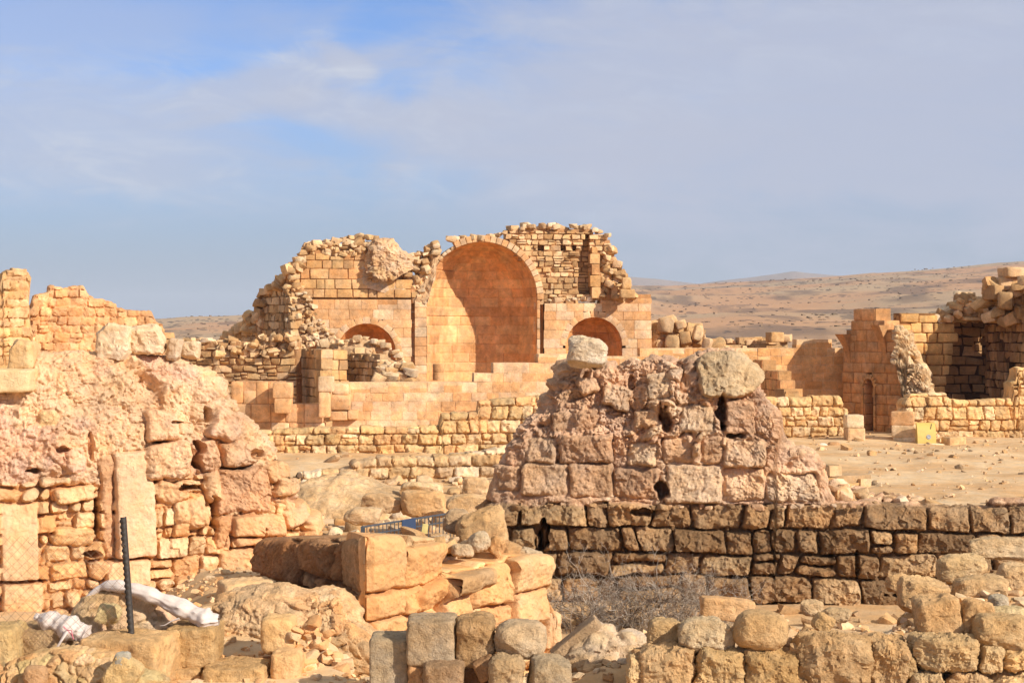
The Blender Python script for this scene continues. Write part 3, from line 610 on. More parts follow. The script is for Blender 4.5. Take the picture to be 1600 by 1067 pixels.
def church():
    pf = Plane(450, 61.2, 1018, 62.8); rng = np.random.RandomState(5)
    t = thing('ruined_church', 'roofless ochre stone church ruin with one tall arched apse between two low side apses', 'ruin', (-1.5, 62.5, 0))
    L = []
    mb = MB(); lo = dict(ch=.335, ln=.62, pal=FAC, rng=rng, gap=.008, rec=.012, k=60, rough=.008, jit=.008, prot=.004, ragged=.02, corecol=c(214, 158, 104), q=3.2, colv=.06)
    lh = archhole(527, 618, 551, 680)
    wall(mb, pf, [(455, 672), (455, 530), (488, 520), (488, 470), (520, 464), (643, 464), (643, 672)], holes=[lh], th=.8, **lo)
    mb.build('lower_wall', M_far, t)
    mb = MB(); up = dict(ch=.34, ln=.5, pal=FAC2, rng=rng, gap=.022, rec=.035, k=11, rough=.05, jit=.05, prot=.014, corecol=c(190, 140, 92))
    wall(mb, pf, [(447, 540), (447, 442), (458, 412), (474, 392), (500, 388), (545, 384), (580, 390), (590, 432), (640, 436), (660, 470), (488, 470), (488, 540)], th=.75, **up)
    wall(mb, pf, [(452, 600), (452, 445), (470, 415), (560, 400), (600, 440), (640, 445), (640, 500), (520, 500), (500, 600)], holes=[lh], th=.4, d0=-.2, **up)
    mb.build('upper_wall', M_far, t)
    # left pilaster strip beside the dark slot, then the big apse
    mb = MB(); wall(mb, pf, [(648, 672), (648, 470), (667, 464), (667, 672)], th=.55, ch=.34, ln=.5, pal=FAC, rng=rng, gap=.008, rec=.02, k=22, rough=.012, jit=.01, prot=.004, corecol=c(214, 158, 104), ragged=.0)
    wall(mb, pf, [(636, 672), (636, 472), (655, 472), (655, 672)], th=.2, ch=.4, ln=.5, pal=FAC, rng=rng, rec=None, d0=-.3)
    mb.build('pilaster', M_far, t)
    mb = MB(); niche(mb, pf, 667, 839, 465, 672, [c(242, 182, 122), c(236, 174, 114), c(244, 190, 130)], .345, .7, 3, set_back=-.05); mb.build('apse', M_far, t)
    for (x0, x1, ys, s_) in ((527, 618, 551, 5), (885, 972, 540, 8)):
        mb = MB(); niche(mb, pf, x0, x1, ys, 672, [c(234, 168, 104), c(238, 174, 110), c(228, 160, 98)], .33, .6, s_, set_back=-.1, depth=1.0); mb.build('side_apse', M_far, t)
    mb = MB(); voussoirs(mb, pf, 667, 839, 465, .25, -2, 118, 20, FAC, rng, .03, .6, rough=.03, jit=.03)
    voussoirs(mb, pf, 667, 839, 465, .13, 118, 172, 10, PALE, rng, -.05, .5, k=6, rough=.12, jit=.15); mb.build('arch', M_far, t)
    for (x0, x1, ys, n_) in ((527, 618, 551, 13), (885, 972, 540, 13)):
        mb = MB(); voussoirs(mb, pf, x0, x1, ys, .24, 0, 180, n_, FAC, rng, .003, .5, k=40, rough=.01, jit=.012); mb.build('side_arch', M_far, t)
    # right of the apse
    mb = MB(); rh = archhole(885, 972, 540, 680)
    wall(mb, pf, [(850, 672), (850, 470), (930, 467), (1018, 465), (1018, 545), (1015, 672)], holes=[rh], th=.8, **lo)
    mb.build('lower_wall', M_far, t)
    mb = MB(); wall(mb, pf, [(839, 672), (839, 470), (844, 470), (844, 672)], th=.5, ch=.34, ln=.4, pal=FAC, rng=rng, rec=None, k=20, rough=.01, jit=.01, prot=.003, ragged=0.)
    wall(mb, pf, [(838, 672), (838, 472), (858, 472), (858, 672)], th=.2, ch=.4, ln=.5, pal=FAC, rng=rng, rec=None, d0=-.32); mb.build('pilaster', M_far, t)
    mb = MB(); rw = dict(ch=.2, ln=.3, pal=RUB, rng=rng, gap=.03, rec=.05, k=5.5, rough=.12, jit=.14, prot=.03, split=.25, corecol=c(196, 150, 104), facets=2)
    holes = [[(905, 463), (905, 405), (911, 385), (915, 368), (923, 368), (923, 463)], [(842, 392), (842, 384), (850, 384), (850, 392)], [(878, 388), (878, 380), (884, 380), (884, 388)], [(896, 388), (896, 382), (901, 382), (901, 388)]]
    wall(mb, pf, [(806, 400), (790, 366), (800, 358), (850, 356), (926, 357), (930, 364), (948, 368), (956, 380), (962, 400), (975, 425), (984, 440), (990, 466), (842, 476), (842, 440), (830, 420)], holes=holes, th=.8, d0=-.12, **rw)
    wall(mb, pf, [(903, 466), (903, 366), (925, 366), (925, 466)], th=.3, d0=-.55, **rw)
    wall(mb, pf, [(835, 400), (835, 375), (905, 375), (905, 400)], th=.3, d0=-.5, **rw); mb.build('upper_rubble_wall', M_rub, t)
    mb = MB(); wall(mb, pf, [(922, 466), (922, 390), (928, 385), (938, 392), (938, 466)], th=.5, d0=.14, ch=.42, ln=.6, pal=FAC2, rng=rng, gap=.01, k=10, rough=.05, jit=.04, rec=None)
    mb.build('wall_stub', M_far, t); mb = MB()
    wall(mb, pf, [(952, 466), (952, 428), (962, 428), (962, 466)], th=.4, d0=.16, ch=.4, ln=.5, pal=FAC2, rng=rng, gap=.01, k=10, rough=.05, jit=.05, rec=None); mb.build('wall_stub', M_far, t)
    mb = MB(); rocks_poly(mb, pf, [(938, 466), (938, 400), (955, 385), (978, 430), (990, 466)], 70, (.16, .42), RUB, rng, (-.4, .14))
    rocks_line(mb, pf, [(850, 468), (990, 466)], .14, (.12, .28), PALE, rng, (-.35, -.02), rise=-.02)
    rocks_line(mb, pf, [(700, 372), (730, 372), (785, 366), (800, 356), (850, 354), (926, 355), (950, 366)], .13, (.14, .34), PALE, rng, (-.6, .02))
    mb.build('rubble_edge', M_rub, t); mb = MB()
    for (x0, y0, x1, y1) in ((972, 434, 986, 452), (968, 452, 992, 466)): mb = MB(); block(mb, x0, y0, x1, y1, 61.8, pick(RUB, rng, 1)[0], rng, dep=.4, k=12, facets=2, n=8); mb.build('edge_block', M_rub, t)
    mb = MB()
    # crest and spandrel left of the arch
    rocks_line(mb, pf, [(445, 440), (458, 412), (474, 398), (478, 384), (505, 380), (535, 376), (542, 370), (572, 371), (590, 374)], .11, (.16, .34), RUB, rng, (-.6, .0))
    rocks_poly(mb, pf, [(450, 440), (460, 413), (480, 384), (540, 378), (580, 378), (570, 402), (540, 397), (478, 398), (470, 415)], 130, (.12, .3), RUB + PALE, rng, (-.3, .04))
    mb.build('rubble_crest', M_rub, t); mb = MB()
    rocks_poly(mb, pf, [(636, 400), (662, 394), (684, 378), (690, 388), (672, 420), (668, 462), (650, 455), (632, 430), (600, 428)], 150, (.12, .34), PALE + RUB, rng, (-.5, .0))
    mb.build('rubble_spandrel', M_rub, t); mb = MB()
    rocks_poly(mb, pf, [(448, 448), (460, 440), (488, 470), (500, 500), (535, 545), (500, 560), (455, 555)], 260, (.08, .26), PALE + RUB, rng, (-.2, .22))
    mb.build('rubble_slope', M_rub, t)
    # the standing lump of rubble core high on the left and the plastered hollow under it
    mb = MB(); mound(mb, pf, [(574, 410), (582, 380), (592, 373), (612, 374), (622, 386), (634, 396), (642, 404)], [(574, 425), (596, 440), (612, 440), (630, 428), (642, 420)], .035, .9, .0, rubble_disp(.35, .16, PALE + RUB, c(224, 182, 138), 3, big=.15), rng, d0=.45, back=8, jag=.1)
    mb.build('rubble_lump', M_core, t)
    mb = MB(); mound(mb, pf, [(640, 470), (655, 445), (668, 415), (690, 380)], [(640, 474), (655, 474), (668, 474), (690, 392)], .04, .8, .0, rubble_disp(.3, .1, PALE, c(232, 190, 142), 6, big=.1), rng, d0=.05, back=6)
    mound(mb, pf, [(545, 405), (570, 400), (600, 410), (650, 432), (664, 444)], [(545, 440), (580, 452), (610, 460), (640, 466), (664, 470)], .04, .7, .0, rubble_disp(.3, .06, PALE, c(228, 190, 148), 7, big=.08, cover=.3), rng, d0=-.02, back=6); mb.build('mortar_fill', M_core, t)
    # the return wall on the left, in its own shade, with a slope of fallen stones
    ps = Plane(345, 66.0, 454, 60.9); mb = MB()
    wall(mb, ps, [(350, 560), (350, 532), (380, 512), (404, 492), (408, 466), (418, 452), (452, 448), (456, 560)], ch=.27, ln=.34, pal=RUB, rng=rng, th=.5, gap=.035, rec=.06, k=6, rough=.1, jit=.12, facets=2, prot=.03)
    mb.build('return_wall', M_rub, t)
    mb = MB(); rocks_line(mb, ps, [(345, 536), (375, 515), (398, 492), (408, 466), (422, 446), (440, 425), (452, 416)], .16, (.2, .5), RUB, rng, (-.6, .1))
    rocks_poly(mb, ps, [(345, 545), (400, 485), (412, 460), (425, 440), (455, 415), (455, 450), (420, 455), (404, 530)], 160, (.16, .46), RUB, rng, (-.4, .15)); mb.build('rubble_slope', M_rub, t)
church()

# ================================================================== WALLS OF THE MIDDLE DISTANCE
def relief_wall(name, label, pl, top, ybot, ch, ln, pal, mort, seed, mat, cat='wall', th=.6, res=.026, joint=.016, depth=.05, rough=.035, bulge=.015, prot=.03, jag=.05, parent=None, crest=0, **k):
    r = np.random.RandomState(seed); mas = masonry(pl, min(p[1] for p in top), ybot, top[0][0], top[-1][0], ch, ln, seed, k.get('chv', .16), k.get('lnv', .4))
    def disp(P, u, tt):
        z = P[..., 2]; off, col, _ = stone_face(P, u[:, None] * np.ones_like(z), z, mas, pal, mort, seed, joint=joint, depth=depth, rough=rough, bulge=bulge, prot=prot, warp=k.get('warp', .03))
        s = sstep(.15, .55, fbm(P * np.array((.7, .7, .5)) + seed, 4))[..., None] * .3; return off, col * (1 - s) + np.asarray(mort) * s
    mb = MB(); mound(mb, pl, top, [(top[0][0], ybot), (top[-1][0], ybot)], res, th, .0, disp, r, back=10, d0=0., endtaper=.03, m=10, jag=jag)
    if crest: rocks_line(mb, pl, top, crest, (.1, .24), pal, r, (-.45, -.05), rise=-.02)
    o = mb.build(name, mat, parent, angle=50); return tag(o, label, cat) if parent is None else o
def simple_wall(name, label, pl, pts, mat, seed, cat='wall', group=None, **kw):
    mb = MB(); wall(mb, pl, pts, rng=np.random.RandomState(seed), **kw); return tag(mb.build(name, mat), label, cat, group)
ASH = dict(ch=.3, ln=.5, pal=FAC, gap=.012, rec=.01, k=60, rough=.012, jit=.015, prot=.006, colv=.06, ragged=.02, corecol=c(240, 200, 150))
ROUGH = dict(ch=.33, ln=.46, pal=RUB, gap=.016, rec=.035, k=12, rough=.08, jit=.1, prot=.025, corecol=c(170, 126, 84), facets=3)
def far_left():
    relief_wall('tower_stump', 'square stone tower stump with ragged left edge at the far left', Plane(-90, 43, 48, 44), [(-90, 455), (-40, 470), (-4, 462), (4, 444), (5, 425), (12, 421), (41, 420), (46, 424), (48, 480)], 640, .25, .36, [c(230, 184, 122), c(222, 174, 114), c(238, 194, 138), c(226, 178, 126)], c(224, 178, 122), 21, M_far, 'tower', th=.9, joint=.01, depth=.035)
    relief_wall('stone_wall', 'orange ashlar wall with a broken crest falling to the right, beside the tower stump', Plane(48, 45.5, 258, 47), [(49, 478), (58, 464), (76, 458), (81, 448), (100, 449), (130, 447), (135, 457), (150, 466), (158, 467), (166, 472), (180, 475), (184, 482), (210, 484), (238, 485), (241, 498), (252, 506), (258, 520)], 640, .235, .32, [c(236, 178, 122), c(230, 168, 110), c(240, 188, 132), c(232, 174, 120)], c(232, 178, 124), 22, M_far, joint=.009, depth=.03, jag=.06)
    mb = MB(); p = Plane(252, 47.5, 300, 48); wall(mb, p, [(254, 600), (254, 514), (272, 514), (274, 528), (290, 532), (292, 600)], .2, .34, RUB, np.random.RandomState(23), gap=.03, k=6, rough=.08, jit=.1, th=.5)
    tag(mb.build('stone_pier', M_rub), 'small heap of squared stones at the right end of the orange ashlar wall', 'stone heap')
    p = Plane(262, 58.2, 462, 57.4); mb = MB(); r = np.random.RandomState(24)
    wall(mb, p, [(262, 640), (262, 545), (300, 536), (330, 540), (352, 538), (420, 545), (462, 528), (464, 640)], .25, .36, RUB, r, gap=.04, rec=.07, k=5, rough=.12, jit=.16, prot=.05, facets=3, split=.2, corecol=c(190, 145, 100), th=.7)
    rocks_line(mb, p, [(262, 540), (300, 533), (345, 536), (400, 540), (462, 528)], .16, (.15, .36), RUB + PALE, r, (-.6, .0))
    rocks_poly(mb, p, [(340, 560), (345, 535), (455, 520), (462, 545), (400, 560)], 60, (.12, .32), RUB, r, (-.2, .15))
    tag(mb.build('rubble_wall', M_rub), 'low tan rubble wall at the foot of the shaded left end of the church', 'wall')
    # square pier and the broken walls beside it
    t = thing('wall_pier', 'square stone pier with a shaded left face and rubble spilling off its right side', 'pier', (-6.3, 57, 0)); r = np.random.RandomState(25)
    mb = MB(); wall(mb, Plane(461, 59.4, 502, 56.4), [(461, 660), (461, 546), (502, 545), (502, 660)], .33, .42, RUB, r, gap=.025, rec=.05, k=8, rough=.06, jit=.06, th=.4); mb.build('shaded_face', M_far, t)
    mb = MB(); wall(mb, Plane(502, 56.38, 548, 56.9), [(502, 660), (502, 545), (528, 541), (541, 548), (543, 590), (548, 660)], .36, .5, FAC2, r, gap=.02, rec=.04, k=10, rough=.05, jit=.05, th=.5); mb.build('front_face', M_far, t)
    mb = MB(); pr = Plane(520, 58.2, 650, 58.6); mound(mb, pr, [(500, 545), (530, 532), (575, 531), (582, 540), (604, 540), (612, 560), (640, 575), (652, 590)], [(500, 640), (575, 640), (652, 640)], .05, 1.0, .05, rubble_disp(.4, .16, RUB + PALE, c(205, 165, 118), 9, big=.2), r, back=8)
    rocks_line(mb, pr, [(505, 538), (575, 530), (606, 540), (640, 575)], .2, (.15, .35), PALE, r, (-.5, .1)); mb.build('rubble_core', M_core, t)
    mb = MB(); wall(mb, Plane(526, 59.0, 587, 56.2), [(526, 640), (528, 562), (552, 547), (590, 556), (590, 640)], .24, .34, RUB, r, gap=.035, rec=.06, k=6, rough=.1, jit=.12, th=.4, facets=2); mb.build('shaded_return', M_rub, t)
    # plastered low wall with dressed slabs
    t = thing('low_wall', 'low smooth orange wall of tall dressed slabs ending in a narrow doorway slot', 'wall', (-7, 51.8, 0)); r = np.random.RandomState(26)
    mb = MB(); sm = dict(gap=.012, rec=.02, k=18, rough=.02, jit=.02, th=.6, prot=.006)
    wall(mb, Plane(362, 52, 503, 51.7), [(362, 690), (362, 588), (430, 592), (432, 612), (455, 616), (500, 620), (503, 690)], .62, .55, FAC, r, corecol=c(225, 170, 118), **sm); mb.build('wall_face', M_far, t)
    for (a, b, x, y) in ((428, 597, 457, 622), (430, 622, 456, 645), (498, 588, 521, 612), (499, 612, 516, 652)):
        mb = MB(); block(mb, a, b, x, y, 51.2, FAC[r.randint(4)], r, dep=.5, k=14, rough=.02, jit=.03, n=5); mb.build('dressed_block', M_far, t)
    t = thing('ashlar_wall', 'long smooth orange ashlar wall with white joints, stepping up to the right below the church', 'wall', (-2, 52.5, 0)); r = np.random.RandomState(27)
    mb = MB(); pw = Plane(516, 52.2, 900, 53); wall(mb, pw, [(520, 700), (519, 604), (522, 599), (740, 598), (740, 588), (768, 586), (770, 574), (838, 570), (842, 556), (900, 553), (900, 700)], rng=r, th=.8, **ASH); mb.build('wall_face', M_far, t)
    mb = MB(); [block(mb, a, b, x, y, 51.9, FAC[r.randint(4)], r, dep=.6, k=10, rough=.04, jit=.04, n=5) for (a, b, x, y) in ((519, 600, 545, 616), (515, 616, 548, 640), (545, 640, 560, 655), (516, 642, 545, 656))]; mb.build('door_jamb', M_far, t)
    mb = MB(); b_ = at(685, 594, 56); a_ = np.linspace(0, 2 * math.pi, 28, endpoint=False); zz = [0, .02, .24, .26, .28, .52, .54, .54]; rr = [.185, .19, .19, .182, .19, .188, .175, 0]
    V = np.stack([b_ + np.stack([q * np.cos(a_), q * np.sin(a_), a_ * 0 + z], 1) for q, z in zip(rr, zz)]); I = np.arange(8 * 28).reshape(8, 28); J = np.roll(I, -1, 1)
    mb.add(V.reshape(-1, 3), np.stack([I[:-1], J[:-1], J[1:], I[1:]], -1).reshape(-1, 4), c(220, 166, 112)); tag(mb.build('column_drum', M_far), 'short round column drum standing in front of the tall apse', 'column')
    t = thing('wall_stub', 'pale rough stub of rubble left of the column drum', 'rubble', (-4.2, 56, 0)); r = np.random.RandomState(30)
    p = Plane(600, 55.4, 660, 55.6); mb = MB(); rocks_poly(mb, p, [(585, 598), (598, 572), (640, 568), (646, 598)], 40, (.2, .5), PALE + RUB, r, (-.4, .1)); mb.build('rubble', M_rub, t)
    # the rough tan wall in front
    p = Plane(400, 46, 870, 47); r = np.random.RandomState(28)
    relief_wall('block_wall', 'rough wall of tan rounded blocks in front of the smooth ashlar wall', p, [(400, 674), (450, 671), (520, 669), (560, 668), (690, 666), (693, 647), (748, 643), (752, 627), (800, 622), (846, 618), (870, 617)], 790, .33, .44, [c(232, 194, 136), c(224, 182, 122), c(240, 204, 152), c(228, 176, 118), c(214, 176, 122)], c(214, 168, 114), 28, M_rub, th=.8, joint=.018, depth=.06, rough=.05, bulge=.03, jag=.03)
    relief_wall('ledge_wall', 'low pale ledge wall two courses high behind the big boulders', Plane(470, 40.5, 790, 41.2), [(470, 742), (520, 736), (550, 733), (556, 722), (600, 716), (640, 718), (700, 710), (790, 706)], 800, .27, .5, PALE + RUB[:2], c(222, 180, 126), 29, M_rub, th=.9, joint=.016, depth=.05, rough=.05, bulge=.03, jag=.06)
far_left()

def far_right():
    r = np.random.RandomState(41)
    t = thing('collapsed_wall', 'heap of tumbled blocks against the right corner of the church', 'rubble', (6.8, 64, 0)); p = Plane(1010, 63.6, 1140, 64.5)
    mb = MB(); wall(mb, p, [(1018, 640), (1018, 505), (1030, 498), (1050, 500), (1056, 520), (1080, 545), (1080, 640)], .3, .4, RUB, r, gap=.03, k=6, rough=.1, jit=.12, facets=2); mb.build('wall_remnant', M_rub, t)
    mb = MB(); rocks_poly(mb, p, [(1018, 545), (1024, 503), (1050, 498), (1062, 508), (1085, 510), (1100, 530), (1130, 548), (1018, 550)], 70, (.25, .7), RUB, r, (-.4, .35))
    for (x0, y0, x1, y1, ro) in ((1028, 497, 1052, 520, .1), (1056, 500, 1072, 514, -.3), (1083, 509, 1097, 532, .25), (1062, 518, 1082, 540, -.2), (1098, 528, 1112, 545, .2), (1040, 524, 1062, 545, .05)): block(mb, x0, y0, x1, y1, 62.8, pick(RUB, r, 1)[0], r, roll=ro, yaw=r.uniform(-.5, .5), k=6, facets=4, rough=.1, n=7)
    mb.build('tumbled_blocks', M_rub, t)
    p = Plane(1120, 65, 1240, 65.5); mb = MB(); wall(mb, p, [(1126, 640), (1126, 538), (1160, 532), (1195, 531), (1232, 530), (1232, 640)], .28, .34, RUB, r, gap=.05, k=6, rough=.1, jit=.1, prot=.06); rocks_line(mb, p, [(1128, 536), (1230, 530)], .3, (.25, .45), RUB, r, (-.5, .1))
    tag(mb.build('low_rubble_wall', M_rub), 'low dark topped rubble wall behind the smooth screen wall, below the desert slope', 'wall')
    loose('stone_block', 'single upright cube block standing on the low rubble wall', 'block', 1199, 519, 1222, 535, 64.5, c(216, 168, 112), 5, M_far, dep=.5, k=12, rough=.04, yaw=.35, n=5)
    t = thing('screen_wall', 'long smooth orange screen wall right of the church with a stepped shaded buttress', 'wall', (6, 59.5, 0)); p = Plane(846, 59, 1312, 60)
    mb = MB(); wall(mb, p, [(846, 700), (846, 554), (1000, 551), (1002, 547), (1240, 545), (1246, 533), (1299, 530), (1303, 545), (1340, 552), (1340, 700)], rng=r, th=.6, **{**ASH, 'pal': [c(236, 180, 118), c(230, 172, 110), c(240, 188, 130)]}); mb.build('wall_face', M_far, t)
    mb = MB(); pb = Plane(1177, 59.3, 1226, 55.5); wall(mb, pb, [(1177, 690), (1176, 559), (1190, 559), (1191, 572), (1214, 574), (1215, 600), (1226, 606), (1226, 690)], .32, .4, FAC2, r, gap=.02, th=.5, k=10, rough=.05, jit=.05)
    pb2 = Plane(1226, 55.5, 1258, 56); wall(mb, pb2, [(1226, 690), (1226, 606), (1240, 602), (1256, 606), (1258, 690)], .3, .4, FAC2, r, gap=.02, th=.5, k=8, rough=.06, jit=.06); mb.build('stepped_buttress', M_far, t)
    relief_wall('block_wall', 'lit tan block wall left of the shaded doorway wall', Plane(1150, 53.4, 1324, 54), [(1150, 624), (1184, 623), (1250, 621), (1312, 620), (1317, 634), (1324, 640)], 740, .36, .5, [c(232, 190, 130), c(224, 178, 118), c(240, 202, 150)], c(214, 168, 112), 42, M_rub, th=.7, joint=.016, depth=.055, rough=.05, bulge=.03, jag=.04)
    # doorway wall in its own shade
    t = thing('doorway_wall', 'tall shaded wall with a narrow arched doorway and a torn pale right edge', 'wall', (12, 57, 0)); r = np.random.RandomState(43)
    p = Plane(1316, 59.2, 1424, 56.2); mb = MB(); dh = [(1366, 686), (1366, 606), (1363, 594), (1358, 588), (1353, 592), (1350, 606), (1350, 686)]
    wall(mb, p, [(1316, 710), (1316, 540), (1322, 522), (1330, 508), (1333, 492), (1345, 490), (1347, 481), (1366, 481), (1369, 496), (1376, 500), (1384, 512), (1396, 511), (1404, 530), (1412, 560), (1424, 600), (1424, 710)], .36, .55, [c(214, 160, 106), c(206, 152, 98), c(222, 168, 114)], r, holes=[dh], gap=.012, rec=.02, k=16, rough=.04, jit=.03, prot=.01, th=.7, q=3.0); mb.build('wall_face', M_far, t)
    mb = MB(); voussoirs(mb, p, 1350, 1366, 604, .16, 0, 180, 9, FAC2, r, .06, .4); wall(mb, p, [(1347.5, 690), (1347.5, 604), (1350, 604), (1350, 690)], .4, .5, FAC2, r, d0=.05, th=.3, rec=None, prot=0, ragged=0); wall(mb, p, [(1366, 690), (1366, 604), (1369, 604), (1369, 690)], .4, .5, FAC2, r, d0=.05, th=.3, rec=None, prot=0, ragged=0); mb.build('door_arch', M_far, t)
    mb = MB(); pd = p; wall(mb, pd, [(1345, 695), (1345, 580), (1371, 580), (1371, 695)], .5, .6, [c(150, 105, 68)], r, d0=-1.6, th=.15, rec=None); mb.build('door_shade_backing', M_far, t)  # backing coloured dark to deepen the shade inside the doorway
    for (pts) in ([(1316, 526), (1324, 522), (1331, 545), (1332, 568)], [(1372, 512), (1381, 508), (1384, 540), (1382, 566)]):   # broken vault springers
        mb = MB(); P = p.poly(pts); k = np.linspace(0, 1, 12); z0, z1 = P[3, 1], max(P[0, 1], P[1, 1]); prof = .34 * k ** 2.2; w0, w1 = P[0, 0], P[0, 0] + .42; V = []
        for s_, d_ in zip(k, prof): z = z0 + (z1 - z0) * s_; V += [p.w(w0 + .3 * (1 - s_), -.1, z), p.w(w0 + .3 * (1 - s_), d_, z), p.w(w1, d_, z), p.w(w1, -.1, z)]
        I = np.arange(48).reshape(12, 4); J = np.roll(I, -1, 1); Q = np.stack([I[:-1], J[:-1], J[1:], I[1:]], -1).reshape(-1, 4); mb.add(np.array(V), np.vstack([Q, I[-1][None]]), c(210, 156, 102)); mb.build('vault_springer', M_far, t, angle=30)
    pe = Plane(1386, 56.3, 1470, 55.4); mb = MB(); mound(mb, pe, [(1396, 510), (1402, 512), (1412, 522), (1424, 542), (1436, 570), (1444, 596), (1452, 622), (1470, 632)], [(1394, 545), (1403, 575), (1409, 605), (1413, 640), (1416, 700), (1470, 700)], .02, .9, .0, rubble_disp(.24, .15, PALE + [c(240, 206, 158)], c(240, 204, 154), 14, big=.1, cav=.9, cover=-.1, sharp=.22, bigf=1.6), r, back=6, endtaper=.1, jag=.08)
    mb.build('torn_edge', M_core, t)
    # back wall, dark room, rubble roof
    simple_wall('stone_wall', 'lit squared block wall between the torn doorway wall and the dark room', Plane(1368, 58.2, 1500, 58.8), [(1366, 720), (1366, 500), (1374, 498), (1378, 503), (1400, 497), (1458, 495), (1490, 496), (1492, 524), (1500, 527), (1499, 540), (1490, 545), (1488, 565), (1480, 590), (1474, 720)], M_far, 44, ch=.37, ln=.56, pal=[c(232, 180, 112), c(226, 172, 106), c(238, 188, 124)], gap=.02, rec=.04, k=12, rough=.1, jit=.07, th=.6, q=2.2, colv=.14, corecol=c(160, 116, 72))
    t = thing('ruined_house', 'ruined house with a dark open room under a slab and rubble on its roof', 'ruin', (17, 59, 0)); r = np.random.RandomState(45)
    RD = [c(204, 160, 108), c(190, 146, 98), c(216, 172, 120), c(176, 136, 92)]
    rd = dict(ch=.33, ln=.5, pal=RD, rng=r, gap=.035, rec=.06, k=7, rough=.09, jit=.09, prot=.03, facets=2, corecol=c(110, 80, 54))
    mb = MB(); wall(mb, Plane(1476, 61.4, 1560, 61.4), [(1476, 720), (1476, 498), (1560, 498), (1560, 720)], holes=[[(1521, 556), (1521, 520), (1540, 520), (1540, 556)]], th=.6, **rd); wall(mb, Plane(1500, 62.3, 1570, 62.3), [(1505, 580), (1505, 500), (1570, 500), (1570, 580)], th=.2, **rd); mb.build('back_wall', M_rub, t)
    mb = MB(); ph = Plane(1538, 61.2, 1660, 53.5); wall(mb, ph, [(1538, 720), (1538, 486), (1545, 468), (1562, 460), (1640, 440), (1660, 470), (1660, 720)], holes=[[(1573, 588), (1573, 563), (1587, 563), (1587, 588)]], th=.9, **rd); wall(mb, ph, [(1562, 600), (1562, 552), (1598, 552), (1598, 600)], d0=-.6, th=.2, **rd); mb.build('side_wall', M_rub, t)
    mb = MB(); wall(mb, Plane(1485, 60.6, 1560, 60.6), [(1486, 660), (1486, 611), (1560, 611), (1560, 660)], th=.5, **rd); mb.build('room_bench', M_rub, t)
    mb = MB(); ws = (1488, 1556); C = (at(1488, 497, 58.6) + at(1556, 500, 61.2)) / 2; stones(mb, C, (.8, 1.5, .07), np.eye(3), c(222, 178, 124), r, 8, 14, .05, .05); mb.build('roof_slab', M_rub, t)
    mb = MB(); pr = Plane(1470, 59.2, 1640, 58); rocks_poly(mb, pr, [(1462, 497), (1478, 488), (1492, 474), (1500, 462), (1520, 468), (1540, 470), (1552, 462), (1580, 470), (1640, 480), (1640, 510), (1560, 498)], 330, (.12, .5), RUB + PALE, r, (-1.2, .5))
    rocks_poly(mb, Plane(1540, 58.5, 1640, 57), [(1535, 475), (1545, 448), (1552, 440), (1600, 440), (1640, 440), (1640, 500), (1560, 500)], 160, (.2, .6), RUB + RD, r, (-.9, .4)); mb.build('roof_rubble', M_rub, t)
    mb = MB(); [block(mb, a, b, x, y, Y, pick(RUB, r, 1)[0], r, dep=.8, yaw=yw, k=8, rough=.07, n=7) for (a, b, x, y, Y, yw) in ((1564, 418, 1598, 434, 57.4, .2), (1556, 433, 1576, 455, 57.6, .1), (1573, 434, 1600, 458, 57.6, -.1), (1597, 420, 1640, 446, 57.9, .1), (1542, 446, 1562, 468, 57.4, .3), (1560, 456, 1582, 484, 56.9, -.3), (1496, 460, 1516, 478, 58.6, .2))]; mb.build('roof_blocks', M_rub, t)
    p = Plane(1412, 53.6, 1680, 54.4); big = [c(236, 194, 132), c(228, 180, 118), c(242, 206, 152), c(230, 186, 126), c(218, 174, 116)]
    relief_wall('block_wall', 'lit wall of large squared tan blocks running right from the doorway pier', p, [(1412, 640), (1416, 626), (1424, 616), (1478, 614), (1482, 622), (1500, 627), (1540, 624), (1583, 622), (1585, 597), (1590, 594), (1592, 575), (1680, 570)], 730, .37, .5, big, c(208, 160, 104), 46, M_far, th=.7, joint=.016, depth=.06, rough=.045, bulge=.025, jag=.035)
    # door piers, steps, and the yellow box
    W_ = [c(244, 214, 168), c(238, 204, 156), c(236, 194, 144)]
    t = thing('door_pier', 'pale squat pier of two dressed blocks left of the doorway steps', 'pier', at(1334, 694, 52.4)); r = np.random.RandomState(47)
    for q in ((1321, 668, 1349, 693), (1320, 648, 1347, 668)): mb = MB(); block(mb, *q, 52.2, W_[r.randint(3)], r, dep=.5, yaw=.08, k=16, rough=.025, jit=.04, n=8); mb.build('block', M_far, t)
    t = thing('door_pier', 'taller orange pier of stacked dressed blocks right of the doorway steps', 'pier', at(1410, 694, 52.2))
    for (q, cc) in (((1396, 682, 1431, 702), W_[0]), ((1394, 663, 1430, 683), W_[1]), ((1393, 643, 1428, 664), c(232, 178, 122))): mb = MB(); block(mb, *q, 52.0, cc, r, dep=.6, yaw=-.25, k=16, rough=.025, jit=.03, n=8); mb.build('block', M_far, t)
    t = thing('door_steps', 'two worn pale stone steps up to the arched doorway', 'steps', at(1370, 705, 51.6))
    for q, Y in (((1349, 682, 1398, 694), 52.6), ((1345, 700, 1396, 712), 50.6), ((1352, 690, 1420, 701), 51.6), ((1392, 698, 1424, 708), 50.9)): mb = MB(); block(mb, *q, Y, W_[r.randint(3)], r, dep=1.0, k=9, rough=.05, jit=.06, n=8); mb.build('step', M_far, t)
    loose('stone_slab', 'pale slab lying in front of the yellow box', 'slab', 1430, 692, 1472, 703, 51.2, W_[0], 61, M_far, dep=.6, k=12, rough=.03, n=6)
